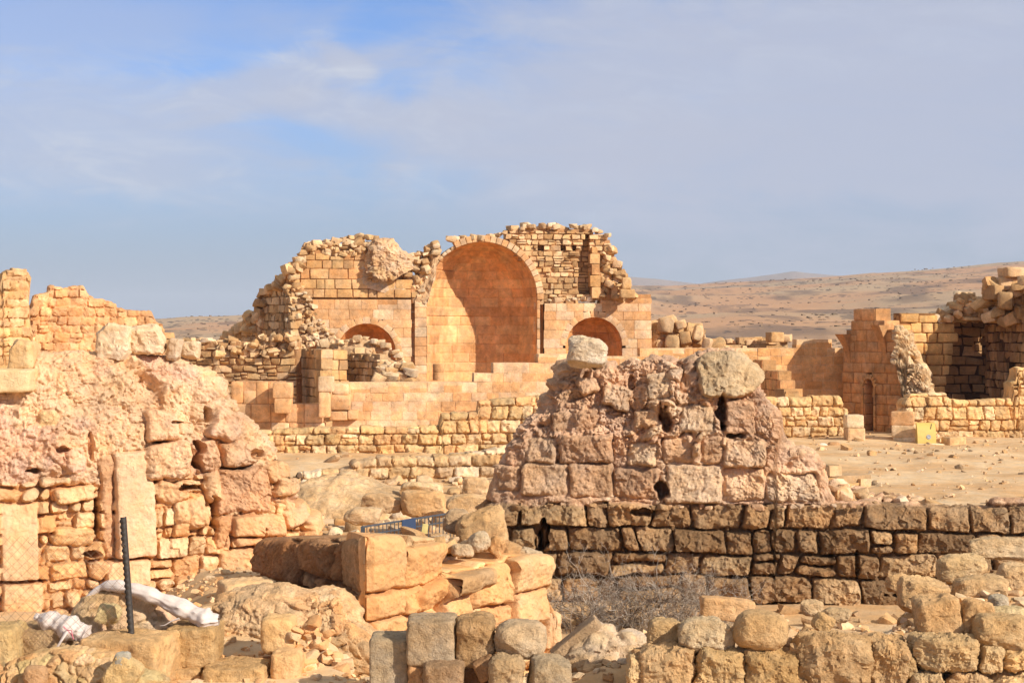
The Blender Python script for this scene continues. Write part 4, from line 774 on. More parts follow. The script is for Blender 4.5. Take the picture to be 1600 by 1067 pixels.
    loose('stone_block', 'pale cube block on the ground right of the yellow box', 'block', 1475, 682, 1504, 708, 51.2, c(236, 190, 134), 62, M_far, dep=.55, k=12, rough=.03, yaw=.3, n=6)
    loose('round_stone', 'small round white stone ball at the foot of the block wall', 'stone', 1276, 692, 1295, 712, 50.8, c(250, 228, 200), 63, M_far, k=2.2, rough=.03, jit=.05, n=8)
    for i, (q, l) in enumerate((((1294, 690, 1312, 704), 'brown lump of stone beside the white stone ball'), ((1298, 702, 1336, 710), 'flat thin slab lying left of the doorway steps'), ((1268, 700, 1280, 712), 'small brown stone left of the white stone ball'))): loose('loose_stone', l, 'stone', *q, 50.9, c(214, 166, 116), 64 + i, M_rub, k=4, facets=3, n=6)
    yellow_box()
def yellow_box():
    Y = 51.4; x0, y1, _ = at(1434, 694, Y)[0], 0, 0; w = 29 / F * Y; zb = at(1440, 694, Y)[2]; h = 33 / F * Y
    t = thing('yellow_box', 'yellow curved metal box with a round grey emblem leaning by the doorway pier', 'box', (x0 + w / 2, Y + .2, zb))
    prof = [(0, 0), (.0, .05), (.03, .25), (.08, .42), (.15, .55), (.24, h), (.34, h), (.34, 0)]; v = []; f = []
    for s in (0, 1):
        for (d, z) in prof: v.append((x0 + s * w + .04 * d, Y + d + s * .0, zb + z))
    n = len(prof); f = [[i, n + i, n + (i + 1) % n, (i + 1) % n] for i in range(n)]
    mb = MB(); mb.add(v, f, (0, 0, 0)); cen = [np.mean(np.array(v)[:n], 0), np.mean(np.array(v)[n:], 0)]
    mb.add(np.vstack([np.array(v)[:n], cen[0][None]]), [[i, (i + 1) % n, n] for i in range(n)], (0, 0, 0)); mb.add(np.vstack([np.array(v)[n:], cen[1][None]]), [[(i + 1) % n, i, n] for i in range(n)], (0, 0, 0))
    mb.build('body', flat_mat('yellow paint', c(238, 200, 104, .75), .5, namp=.08), t, angle=50)
    a = np.linspace(0, 2 * math.pi, 25)[:-1]; zc, rr = zb + .22, .07; cx = x0 + w * .6
    def slope(z): return Y + np.interp(z - zb, [p[1] for p in prof[:6]], [p[0] for p in prof[:6]])
    for nm, r0, r1, off, col in (('emblem', 0, .072, .008, c(150, 150, 150)), ('emblem_ring', .046, .056, .014, c(225, 225, 220)), ('emblem_centre', 0, .022, .014, c(215, 215, 212))):
        mb = MB(); V = []; 
        for q in (r0, r1):
            for k in a: z = zc + q * math.sin(k); V.append((cx + q * math.cos(k), slope(z) - off, z))
        m_ = len(a); Qd = [[i, (i + 1) % m_, m_ + (i + 1) % m_, m_ + i] for i in range(m_)]
        V += [(x, y + off * .9, z) for (x, y, z) in V[m_:2 * m_]]; Qd += [[m_ + i, m_ + (i + 1) % m_, 2 * m_ + (i + 1) % m_, 2 * m_ + i] for i in range(m_)]
        mb.add(V, Qd, col); mb.build(nm, flat_mat(nm + ' enamel', col, .4, namp=.05), t)
    mb = MB(); z0, z1 = zb + .46, zb + .6
    stones(mb, [x0 + w * .78, slope((z0 + z1) / 2) - .002, (z0 + z1) / 2], (.008, .012, .09), axrot(0, -.55, .35), (0, 0, 0), np.random.RandomState(1), 2, 20, 0, 0); mb.build('slot', flat_mat('dark slot', c(120, 95, 50, .4), .6), t)
far_right()

# ================================================================== THE CENTRAL RUINED WALL
DK = [c(192, 154, 110), c(178, 140, 98), c(206, 168, 120), c(166, 130, 90), c(198, 156, 108)]
PINK = [c(242, 199, 154), c(232, 187, 143), c(246, 208, 164), c(224, 178, 136)]
def central():
    r = np.random.RandomState(71)
    t = thing('ruined_wall', 'broken wall with a jagged pinkish rubble core above dark brown block courses', 'ruined wall', at(1050, 975, 23.6))
    pl = Plane(740, 23.9, 1680, 23.3)
    top = [(752, 800), (764, 756), (772, 730), (790, 706), (808, 690), (822, 668), (850, 640), (868, 612), (880, 590), (886, 572), (900, 566), (950, 572), (966, 578), (990, 562), (1012, 566), (1022, 556), (1040, 556), (1060, 572), (1076, 578), (1086, 556), (1110, 546), (1140, 548), (1168, 574), (1180, 600), (1196, 626), (1208, 640), (1212, 690), (1236, 706), (1262, 706), (1280, 722), (1294, 748), (1304, 786), (1330, 790), (1372, 786), (1380, 794), (1440, 790), (1486, 792), (1500, 797), (1560, 798), (1568, 786), (1690, 788)]
    bot = [(752, 1010), (1690, 1010)]
    cd = rubble_disp(.27, .16, PINK, c(240, 193, 152), 2, big=.2, cav=1.3, sharp=.25, bigf=1.3)
    mas = masonry(pl, 780, 1010, 740, 1690, .31, .5, 5, .28, .62)
    HOLES = [(1042, 656, 8, 14, .4), (1128, 642, 7, 20, .45), (1034, 768, 8, 13, .45), (1150, 682, 14, 3, .3), (985, 600, 6, 10, .12), (849, 842, 6, 26, .7), (1003, 800, 10, 4, .25), (1480, 905, 20, 3, .25), (1340, 885, 2.5, 18, .2), (1420, 930, 26, 3, .2)]
    ST = [((816, 724, 888, 773), .05, .04, 0), ((890, 725, 957, 776), .04, .04, .01), ((1041, 727, 1127, 786), .05, .04, -.01), ((960, 732, 1030, 778), .02, .05, 0), ((1130, 732, 1194, 782), .0, .06, 0), ((776, 730, 812, 768), .0, .05, 0), ((1198, 740, 1280, 784), -.02, .07, .03),
          ((874, 680, 956, 724), .08, .05, .02), ((824, 684, 870, 724), .04, .05, -.05), ((1036, 682, 1082, 722), .06, .05, .1), ((1062, 634, 1116, 676), .09, .05, -.06), ((1130, 626, 1178, 680), .1, .05, .1), ((1132, 686, 1196, 730), .1, .06, -.05), ((1094, 680, 1128, 724), .04, .05, .08), ((982, 692, 1026, 728), .05, .06, -.08), ((896, 642, 934, 672), .05, .06, .2), ((942, 604, 984, 638), .09, .07, -.2), ((864, 644, 892, 674), .04, .05, .1), ((1012, 584, 1044, 624), .08, .07, .15), ((1064, 572, 1084, 614), .06, .05, -.1), ((990, 640, 1030, 668), .06, .06, .1), ((905, 590, 936, 616), .06, .06, .2)]
    ZB = pl.uz(1050, 788)[1]
    def lowmask(P): return sstep(ZB + .03, ZB - .03, P[..., 2] + .05 * fbm(P * 2.2, 2))
    def disp(P, u, tt):
        off, col = cd(P, u, tt); z = P[..., 2]; uu = u[:, None] * np.ones_like(z); low = lowmask(P)
        low2 = sstep(CZ + (HZ - 690) / F * 23.6, CZ + (HZ - 730) / F * 23.6, z); off = off * (1 - .6 * low2)
        for k, (q, o, rg, ro) in enumerate(ST): off, col = patch(off, col, P, uu, z, pl, q, o + .06, PINK[k % 4] * (.9 + .03 * (k % 5)), rg, ro, .05, .03, k + 1.)
        off, col = patch(off, col, P, uu, z, pl, (1092, 552, 1178, 622), .2, c(228, 194, 146), .06, .0, .22, .08, 9.3, .03)
        om, cm, _ = stone_face(P, uu, z, mas, DK, c(160, 124, 86), 4, joint=.02, depth=.10, rough=.055, bulge=.03, prot=.045, warp=.075)
        off = off * (1 - low) + (om + .02) * low; col = col * (1 - low[..., None]) + cm * low[..., None]
        for (px, py, rx, ry, dp) in HOLES:
            hu, hz = pl.uz(px, py); d = np.hypot((uu - hu) / (rx / F * 23.6), (z - hz) / (ry / F * 23.6)); off = off - dp * sstep(1.3, .8, d + 1.0 * fbm(P * 7, 3))
        return off, col
    A, B = MB(), MB(); mound((B, A), pl, top, bot, .0118, .85, .0, disp, r, back=16, jag=.035, d0=-.05, endtaper=.4, m=4.0, split=lowmask)
    A.build('rubble_core', M_rock, t, angle=55); B.build('block_courses', M_dark, t, angle=55)
    mb = MB(); rocks_line(mb, pl, [(800, 792), (870, 788), (1010, 792), (1150, 792), (1290, 792), (1370, 784)], .13, (.04, .11), DK + PINK, r, (-.06, .03), n=7); mb.build('wedge_stones', M_dark, t)
    loose('capping_stone', 'white crusted boulder perched alone on the left top of the pinkish rubble core', 'boulder', 889, 528, 948, 573, 23.4, c(240, 214, 176), 5, M_near, k=4.6, facets=8, rough=.1, jit=.3, n=20, roll=.12)
    # spill of small stones at the right foot of the core, on the wall top
    t2 = thing('stone_spill', 'spill of small pale and pinkish stones on the wall top right of the rubble core', 'stones', at(1350, 795, 24.2)); mb = MB(); r = np.random.RandomState(72)
    p2 = Plane(1290, 24.6, 1480, 24.6); rocks_poly(mb, p2, [(1290, 800), (1300, 760), (1330, 755), (1365, 770), (1400, 782), (1470, 790), (1470, 800)], 110, (.08, .26), PINK + RUB, r, (-.5, .3)); mb.build('stones', M_core, t2)
    simple_wall('kerb_wall', 'short pale wall remnant of three courses at the near edge of the plaza', Plane(1290, 31.5, 1375, 32), [(1290, 800), (1290, 738), (1300, 735), (1364, 736), (1366, 752), (1356, 770), (1356, 800)], M_rub, 73, ch=.22, ln=.36, pal=PALE + RUB, gap=.025, rec=.05, k=7, rough=.08, jit=.08, th=.7)
    # dry shrub in the pit
    shrub()
def shrub():
    r = np.random.RandomState(81); mb = MB(); V = []; Fc = []; cl = []
    base = at(985, 985, 21.5); base[2] = -.42
    def seg(a, b, ra, rb):
        d = b - a; d /= np.linalg.norm(d) + 1e-9; s = np.cross(d, (0.3, .5, .8)); s /= np.linalg.norm(s); q = np.cross(d, s); n0 = sum(len(v) for v in V)
        ring = [a + ra * (s * math.cos(k) + q * math.sin(k)) for k in (0, 2.094, 4.189)] + [b + rb * (s * math.cos(k) + q * math.sin(k)) for k in (0, 2.094, 4.189)]
        V.append(np.array(ring)); Fc.extend([[n0 + i, n0 + (i + 1) % 3, n0 + 3 + (i + 1) % 3, n0 + 3 + i] for i in range(3)])
        cl.append(np.tile(c(*[(196, 176, 152), (140, 118, 94), (214, 198, 176)][r.randint(3)]), (6, 1)))
    def grow(p, d, ln, rad, dep):
        n = 3
        for i in range(n):
            d2 = d + r.normal(size=3) * .34; d2[2] += .03; d2 /= np.linalg.norm(d2); q = p + d2 * ln / n; rr = rad * (1 - .2 * (i + 1) / n); seg(p, q, rad, rr); p, d, rad = q, d2, rr
            if dep > 0 and (i > 0 or dep > 2):
                for _ in range(2 if dep > 1 else 3): grow(p, d + r.normal(size=3) * .75, ln * r.uniform(.45, .75), rad * .7, dep - 1)
    for k in range(52):
        a = r.uniform(0, 2 * math.pi); e = r.uniform(.15, 1.3); b = base + np.array((r.uniform(-.8, 1.05), r.uniform(-.3, .4), 0))
        grow(b, np.array((math.cos(a) * math.cos(e) * 1.2, math.sin(a) * math.cos(e), math.sin(e))), r.uniform(.36, .62), .0105, 3)
    mb.add(np.vstack(V), np.array(Fc), np.vstack(cl)); tag(mb.build('dry_shrub', M_far, smooth=False), 'tangled grey leafless shrub in the pit below the dark block courses', 'shrub')
central()

# ================================================================== THE LEFT RUINED WALL
LF = [c(250, 204, 146), c(244, 190, 130), c(236, 178, 118), c(252, 212, 160), c(240, 196, 142)]
LP = [c(250, 212, 166), c(246, 204, 156), c(244, 196, 152), c(240, 200, 160)]
def left_wall():
    r = np.random.RandomState(91)
    t = thing('ruined_wall', 'high broken wall of bright crumbling mortar over small squared rubble, filling the left foreground', 'ruined wall', at(220, 905, 19.5))
    pl = Plane(-120, 18.6, 520, 20.4)
    top = [(-120, 600), (0, 596), (20, 584), (48, 560), (80, 552), (120, 548), (158, 550), (200, 550), (262, 556), (300, 566), (330, 578), (350, 600), (368, 628), (384, 650), (410, 676), (436, 700), (450, 742), (470, 776), (490, 800), (510, 836)]
    bot = [(-120, 985), (510, 985)]
    cd = rubble_disp(.36, .12, LP, c(246, 200, 150), 4, big=.17, cav=.5, cover=.12, sharp=.22, bigf=.8)
    mas = masonry(pl, 720, 985, -120, 520, .175, .24, 12, .3, .55)
    HO = [(308, 712, 7, 20, .5), (286, 762, 18, 4, .4), (326, 650, 4, 12, .15), (50, 735, 12, 3, .2), (402, 712, 10, 6, .15), (140, 690, 3, 18, .1), (278, 660, 14, 2.5, .15), (148, 805, 3, 18, .3), (140, 862, 12, 4, .25), (330, 800, 5, 20, .3), (408, 838, 3, 12, .25), (20, 906, 30, 2, .15), (100, 702, 8, 3, .15)]
    ST = [((0, 786, 57, 904), .06, .018, 0, (248, 200, 148)), ((0, 908, 63, 968), .09, .02, 0, (248, 198, 142)), ((176, 706, 238, 868), .15, .018, .015, (250, 206, 158)), ((156, 712, 175, 872), .08, .045, .03, (224, 172, 124)), ((160, 872, 228, 912), .2, .02, 0, (248, 198, 146)),  # darker strip left of the tall slab colours in its chamfer's shade
          ((332, 732, 416, 800), .12, .06, .02, (232, 178, 130)), ((338, 802, 396, 834), .1, .05, 0, (224, 166, 116)), ((333, 806, 355, 854), .12, .04, 0, (228, 172, 120)), ((358, 804, 438, 836), .16, .03, .02, (236, 182, 126)), ((362, 838, 405, 850), .12, .03, 0, (234, 176, 120)), ((338, 856, 404, 896), .12, .04, 0, (234, 180, 124)), ((418, 724, 446, 752), .12, .05, .3, (240, 190, 136)), ((428, 750, 462, 776), .14, .05, -.2, (244, 194, 140)), ((440, 792, 480, 820), .1, .04, .15, (238, 188, 136)), ((472, 806, 506, 836), .14, .03, .3, (244, 194, 138)), ((318, 737, 340, 782), .14, .05, .1, (244, 196, 144)), ((240, 754, 290, 784), .14, .04, -.2, (246, 196, 140)), ((270, 780, 320, 824), .14, .05, .15, (244, 192, 136)), ((266, 816, 291, 836), .12, .03, 0, (240, 184, 126)), ((84, 760, 145, 783), .14, .04, .08, (250, 202, 146)), ((80, 823, 143, 850), .12, .03, -.1, (244, 190, 128)), ((130, 846, 157, 870), .12, .04, .3, (240, 184, 122)), ((138, 873, 161, 903), .14, .03, -.4, (246, 194, 136)),
          ((100, 702, 130, 738), .14, .06, .2, (244, 196, 158)), ((60, 642, 90, 666), .12, .05, .1, (248, 206, 148)), ((228, 642, 280, 688), .14, .05, 0, (250, 202, 154)), ((226, 692, 294, 746), .16, .06, .05, (250, 204, 156)), ((300, 690, 340, 738), .1, .07, .2, (246, 196, 150)), ((330, 644, 378, 690), .1, .07, -.3, (246, 198, 154)), ((62, 745, 108, 758), .12, .04, .05, (248, 204, 152)), ((345, 690, 400, 728), .12, .06, .1, (240, 190, 142))]
    ZB = pl.uz(200, 745)[1]
    def lowmask(P):
        x = P[..., 0]; return sstep(ZB + .05, ZB - .05, P[..., 2] + .16 * fbm(P * 1.6, 2) + .35 * sstep(-4.0, -2.3, x))
    def disp(P, u, tt):
        off, col = cd(P, u, tt); z = P[..., 2]; uu = u[:, None] * np.ones_like(z); low = lowmask(P)
        pk = sstep(.1, .45, fbm(P * 1.3 + 61, 3))[..., None] * .5; col = col * (1 - pk) + c(242, 188, 158) * pk
        om, cm, _ = stone_face(P, uu, z, mas, LF, c(226, 172, 116), 8, joint=.014, depth=.065, rough=.04, bulge=.018, prot=.035, warp=.06)
        off = off * (1 - low) + (om + .03) * low; col = col * (1 - low[..., None]) + cm * low[..., None]
        for k, (q, o, rg, ro, cc) in enumerate(ST): off, col = patch(off, col, P, uu, z, pl, q, o, c(*cc), rg, ro, .04, .03, k + 1.5)
        for (px, py, rx, ry, dp) in HO:
            hu, hz = pl.uz(px, py); d = np.hypot((uu - hu) / (rx / F * 19.5), (z - hz) / (ry / F * 19.5)); off = off - dp * sstep(1.3, .8, d + 1.1 * fbm(P * 6, 3))
        return off, col
    A, B = MB(), MB(); mound((B, A), pl, top, bot, .0105, 1.1, .06, disp, r, back=14, jag=.05, d0=0., endtaper=.3, m=3.4, split=lowmask)
    A.build('mortar_core', M_core, t, angle=55); B.build('rubble_facing', M_near_soft, t, angle=55)
    for nm, lb, q, Y, cc, sd, kw in (
        ('capping_block', 'pale squared block on the wall crest, left of two side by side', (158, 509, 206, 562), 19.6, (250, 218, 174), 3, dict(k=12, rough=.13, jit=.14, facets=5, roll=.05, dep=.4)),
        ('capping_block', 'wider pale block on the wall crest, right of two side by side', (206, 510, 254, 552), 19.7, (248, 212, 166), 4, dict(k=12, rough=.13, jit=.14, facets=5, roll=-.03, dep=.4)),
        ('capping_block', 'small yellowish block at the left end of the wall crest', (20, 532, 56, 578), 19.2, (238, 196, 138), 5, dict(k=7, rough=.08, jit=.12, facets=3, dep=.4)),
        ('capping_slab', 'broad pale dressed slab on the wall top at the left edge of the photo', (-40, 577, 54, 612), 18.9, (240, 206, 150), 6, dict(k=13, rough=.04, jit=.05, dep=.5)),
        ('capping_stone', 'grey angular stone on the wall crest right of the two pale blocks', (262, 530, 286, 562), 19.9, (216, 186, 150), 7, dict(k=4, facets=5, jit=.25, rough=.1)),
        ('capping_stone', 'pale lump of stone on the wall crest above the smooth low wall', (282, 534, 312, 560), 20, (236, 204, 162), 8, dict(k=4, facets=4, jit=.25, rough=.12))):
        loose(nm, lb, 'block' if 'block' in nm else ('slab' if 'slab' in nm else 'stone'), *q, Y, c(*cc), sd, M_near_soft, n=16, **kw)
M_near_soft = stone_mat('pale weathered limestone', fine=1.5, bump=.6, var=.17, grey=.0)
left_wall()

# ================================================================== PIER IN THE MIDDLE FOREGROUND
def pier():
    r = np.random.RandomState(101)
    t = thing('masonry_pier', 'corner pier of big orange dressed blocks with brown shaded blocks running back to its left', 'pier', at(640, 1060, 15.3))
    pr = Plane(574, 14.9, 862, 17.2); pL = Plane(395, 17.6, 576, 14.95)
    OR = [c(246, 194, 130), c(238, 180, 114), c(248, 204, 146), c(232, 172, 108)]
    def face(name, pl, top, items, pal, mort, mat, seed, **k):
        bot = [(top[0][0], 1115), (top[-1][0], 1115)]; mas = masonry(pl, 820, 1115, top[0][0], top[-1][0], .2, .3, seed, .3, .5)
        def disp(P, u, tt):
            z = P[..., 2]; uu = u[:, None] * np.ones_like(z); off, col, _ = stone_face(P, uu, z, mas, pal, mort, seed, joint=.016, depth=.08, rough=.03, bulge=.02, prot=.03)
            for j, it in enumerate(items): off, col = patch(off - (.02 if j == 0 else 0), col, P, uu, z, pl, it[0], it[1] + .03, c(*it[2]), it[3], it[4] if len(it) > 4 else 0, .03, .06, j + seed * 1.3)
            return off, col
        mb = MB(); mound(mb, pl, top, bot, .0085, .62, .0, disp, r, back=26, d0=-.02, endtaper=.03, m=12, miter=k.get('miter', 0), miter2=k.get('miter2', 0)); mb.build(name, mat, t, angle=60)
    face('right_face', pr, [(572, 838), (600, 836), (627, 837), (630, 854), (650, 852), (655, 838), (687, 840), (690, 892), (756, 886), (760, 880), (797, 876), (801, 867), (856, 867), (858, 900), (860, 955), (872, 956), (875, 1010)],
        (((574, 836, 627, 924), .06, (242, 186, 124), .02), ((574, 924, 628, 965), .06, (242, 182, 118), .03), ((576, 966, 628, 1024), .05, (244, 190, 128), .03), ((590, 1026, 640, 1090), .05, (244, 190, 130), .03),
        ((629, 852, 688, 920), .04, (240, 180, 116), .03), ((630, 918, 660, 958), .05, (240, 182, 118), .04), ((650, 914, 690, 950), .08, (238, 176, 112), .04, .35), ((630, 958, 690, 978), .02, (242, 184, 126), .03),
        ((688, 896, 757, 928), .2, (204, 164, 116), .02), ((690, 929, 733, 962), .05, (244, 190, 130), .03), ((733, 918, 758, 950), .05, (236, 178, 116), .04), ((758, 882, 798, 944), .03, (242, 186, 124), .05), ((799, 868, 857, 922), .09, (248, 198, 138), .025), ((799, 924, 853, 974), .06, (246, 194, 136), .03), ((692, 964, 760, 988), .0, (242, 186, 126), .04), ((760, 946, 798, 978), .02, (238, 180, 120), .05), ((853, 955, 870, 1012), .05, (242, 194, 140), .02)), OR, c(226, 172, 116), M_near_soft, 3, miter=1.4)
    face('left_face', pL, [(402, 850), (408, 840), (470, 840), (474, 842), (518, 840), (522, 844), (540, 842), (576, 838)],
        (((537, 842, 575, 924), .05, (206, 158, 106), .02), ((536, 924, 575, 964), .06, (212, 158, 102), .03), ((534, 966, 577, 1024), .04, (216, 166, 110), .06), ((406, 842, 470, 904), .05, (186, 132, 86), .035), ((472, 843, 519, 900), .06, (194, 142, 94), .04), ((521, 844, 537, 906), .03, (186, 134, 88), .04)), [c(214, 164, 112), c(200, 150, 102)], c(190, 140, 92), M_dark, 6, miter2=1.4)  # darker brown tones here also carry the shade of the left side
    mb = MB(); pt = Plane(600, 16.3, 860, 17.8); rocks_poly(mb, pt, [(640, 870), (650, 846), (700, 838), (760, 850), (830, 850), (850, 880), (760, 890), (690, 900)], 160, (.05, .17), PALE + RUB, r, (-.5, .2), n=5); mb.build('rubble_fill', M_near, t)
    # loose rocks lying on the pier
    for i, (lb, q, Y, cc, kw) in enumerate((
        ('grey brown angular boulder on the pier, just right of the blue railing', (692, 797, 738, 834), 17.4, (206, 172, 130), dict(facets=6, roll=.2)),
        ('largest grey and orange boulder on the pier, leaning against the dark wall end', (716, 796, 790, 858), 17.0, (226, 182, 126), dict(facets=5, roll=-.25, k=4.5)),
        ('small pale pointed stone propped under the largest boulder on the pier', (732, 833, 766, 861), 16.6, (232, 202, 158), dict(facets=6, roll=-.5, k=3)),
        ('short brown stone sitting in the notch beside the tall dressed corner block', (634, 846, 658, 872), 16.0, (176, 138, 98), dict(facets=5, k=3.4)),
        ('flat greyish stone at the foot of the grey brown angular boulder', (704, 850, 738, 868), 16.4, (222, 190, 146), dict(facets=4, k=4)),
        ('orange wedge of stone leaning in the rubble beside the dark wall end', (764, 840, 790, 868), 16.7, (240, 186, 124), dict(facets=5, roll=.4, k=5)))):
        loose('loose_boulder', lb, 'boulder', *q, Y, c(*cc), 200 + i, M_near, n=16, rough=.1, jit=.22, freq=1.3, **{'k': 3.6, **kw})
    for i, (lb, q, Y, cc, kw) in enumerate((
        ('long grey boulder, leftmost of three big boulders in a row behind the railing', (566, 772, 626, 803), 30.2, (222, 182, 132), dict(k=4.2)),
        ('flat topped orange boulder, middle of three big boulders in a row behind the railing', (630, 769, 698, 804), 30.0, (232, 184, 126), dict(k=5)),
        ('rounded pale boulder, rightmost of three big boulders in a row behind the railing', (698, 772, 768, 808), 29.2, (238, 196, 142), dict(k=3.4)),
        ('half buried pale boulder below the long grey one', (540, 792, 602, 818), 29.0, (238, 200, 150), dict(k=3.2)),
        ('pale cracked stone lying between the ledge wall and the middle big boulder', (626, 752, 690, 774), 34, (240, 204, 152), dict(k=4)),
        ('squared pale stone at the right end of the ledge wall, by the rubble core', (720, 746, 762, 776), 32, (242, 200, 146), dict(k=6)))):
        loose('boulder', lb, 'boulder', *q, Y, c(*cc), 230 + i, M_near, n=14, rough=.1, jit=.2, facets=4, freq=1.2, **kw)
    t2 = thing('earth_heap', 'low heap of pale earth and stones in front of the rough tan wall', 'earth heap', at(500, 830, 33)); mb = MB(); p = Plane(400, 34, 660, 33)
    mound(mb, p, [(395, 800), (430, 772), (465, 752), (505, 748), (545, 762), (590, 778), (640, 792), (670, 812)], [(395, 850), (670, 850)], .03, 2.4, .5, rubble_disp(.5, .12, PALE + RUB, c(236, 196, 144), 51, big=.22, cav=.3, bigf=.8, cover=.25), r, back=6, jag=.06, endtaper=.5); mb.build('earth', M_rock, t2, angle=50)
    # the railing in the pit
    t = thing('metal_railing', 'blue grey metal bar railing with a square blue panel, half hidden behind the pier', 'railing', at(567, 900, 20.3))
    A = at(567, 823, 20.3); B = at(720, 799, 21.9); steel = flat_mat('blue grey painted steel', c(104, 108, 112, .5), .5, .1)
    def bar(mb, a, b, w, h=None):
        a, b = np.array(a, float), np.array(b, float); d = b - a; ln = np.linalg.norm(d); d /= ln; s = np.cross(d, (0, 0, 1.)); 
        if np.linalg.norm(s) < .1: s = np.cross(d, (0, 1., 0))
        s /= np.linalg.norm(s); u = np.cross(s, d); stones(mb, (a + b) / 2, (ln / 2, w / 2, (h or w) / 2), np.array([d, s, u]), (0, 0, 0), r, 2, 14, 0, 0)
    mb = MB(); bar(mb, A, B, .03, .02); mb.build('top_rail', steel, t); mb = MB(); dz = np.array((0, 0, -.1)); bar(mb, A + dz, B + dz, .02, .015); mb.build('lower_rail', steel, t)
    mb = MB(); bar(mb, A + (0, 0, .02), np.array((A[0], A[1], -.45)), .05); mb.build('post', steel, t)
    for k in range(1, 26):
        mb = MB(); q = A + (B - A) * k / 26.; bar(mb, q, q - (0, 0, .55), .012); mb.build('bar', steel, t)
    pA = A + (B - A) * .36; pB = A + (B - A) * .5; mb = MB(); d = (B - A) / np.linalg.norm(B - A); nrm = np.array((d[1], -d[0], 0)); C = (pA + pB) / 2 + nrm * .03 - (0, 0, .07)
    stones(mb, C, (np.linalg.norm(pB - pA) / 2, .006, .085), np.array([d, nrm, (0, 0, 1)]), (0, 0, 0), r, 3, 24, 0, 0); mb.build('blue_panel', flat_mat('blue paint', c(66, 88, 122, .55), .4, namp=.06), t)
    q = at(664, 826, 20.4); mb = MB(); stones(mb, q, (.035, .01, .06), axrot(.1, 0, .12), (0, 0, 0), r, 3, 12, 0, .1); mb.build('yellow_tag', flat_mat('yellow tag', c(226, 206, 130), .5), t)
pier()

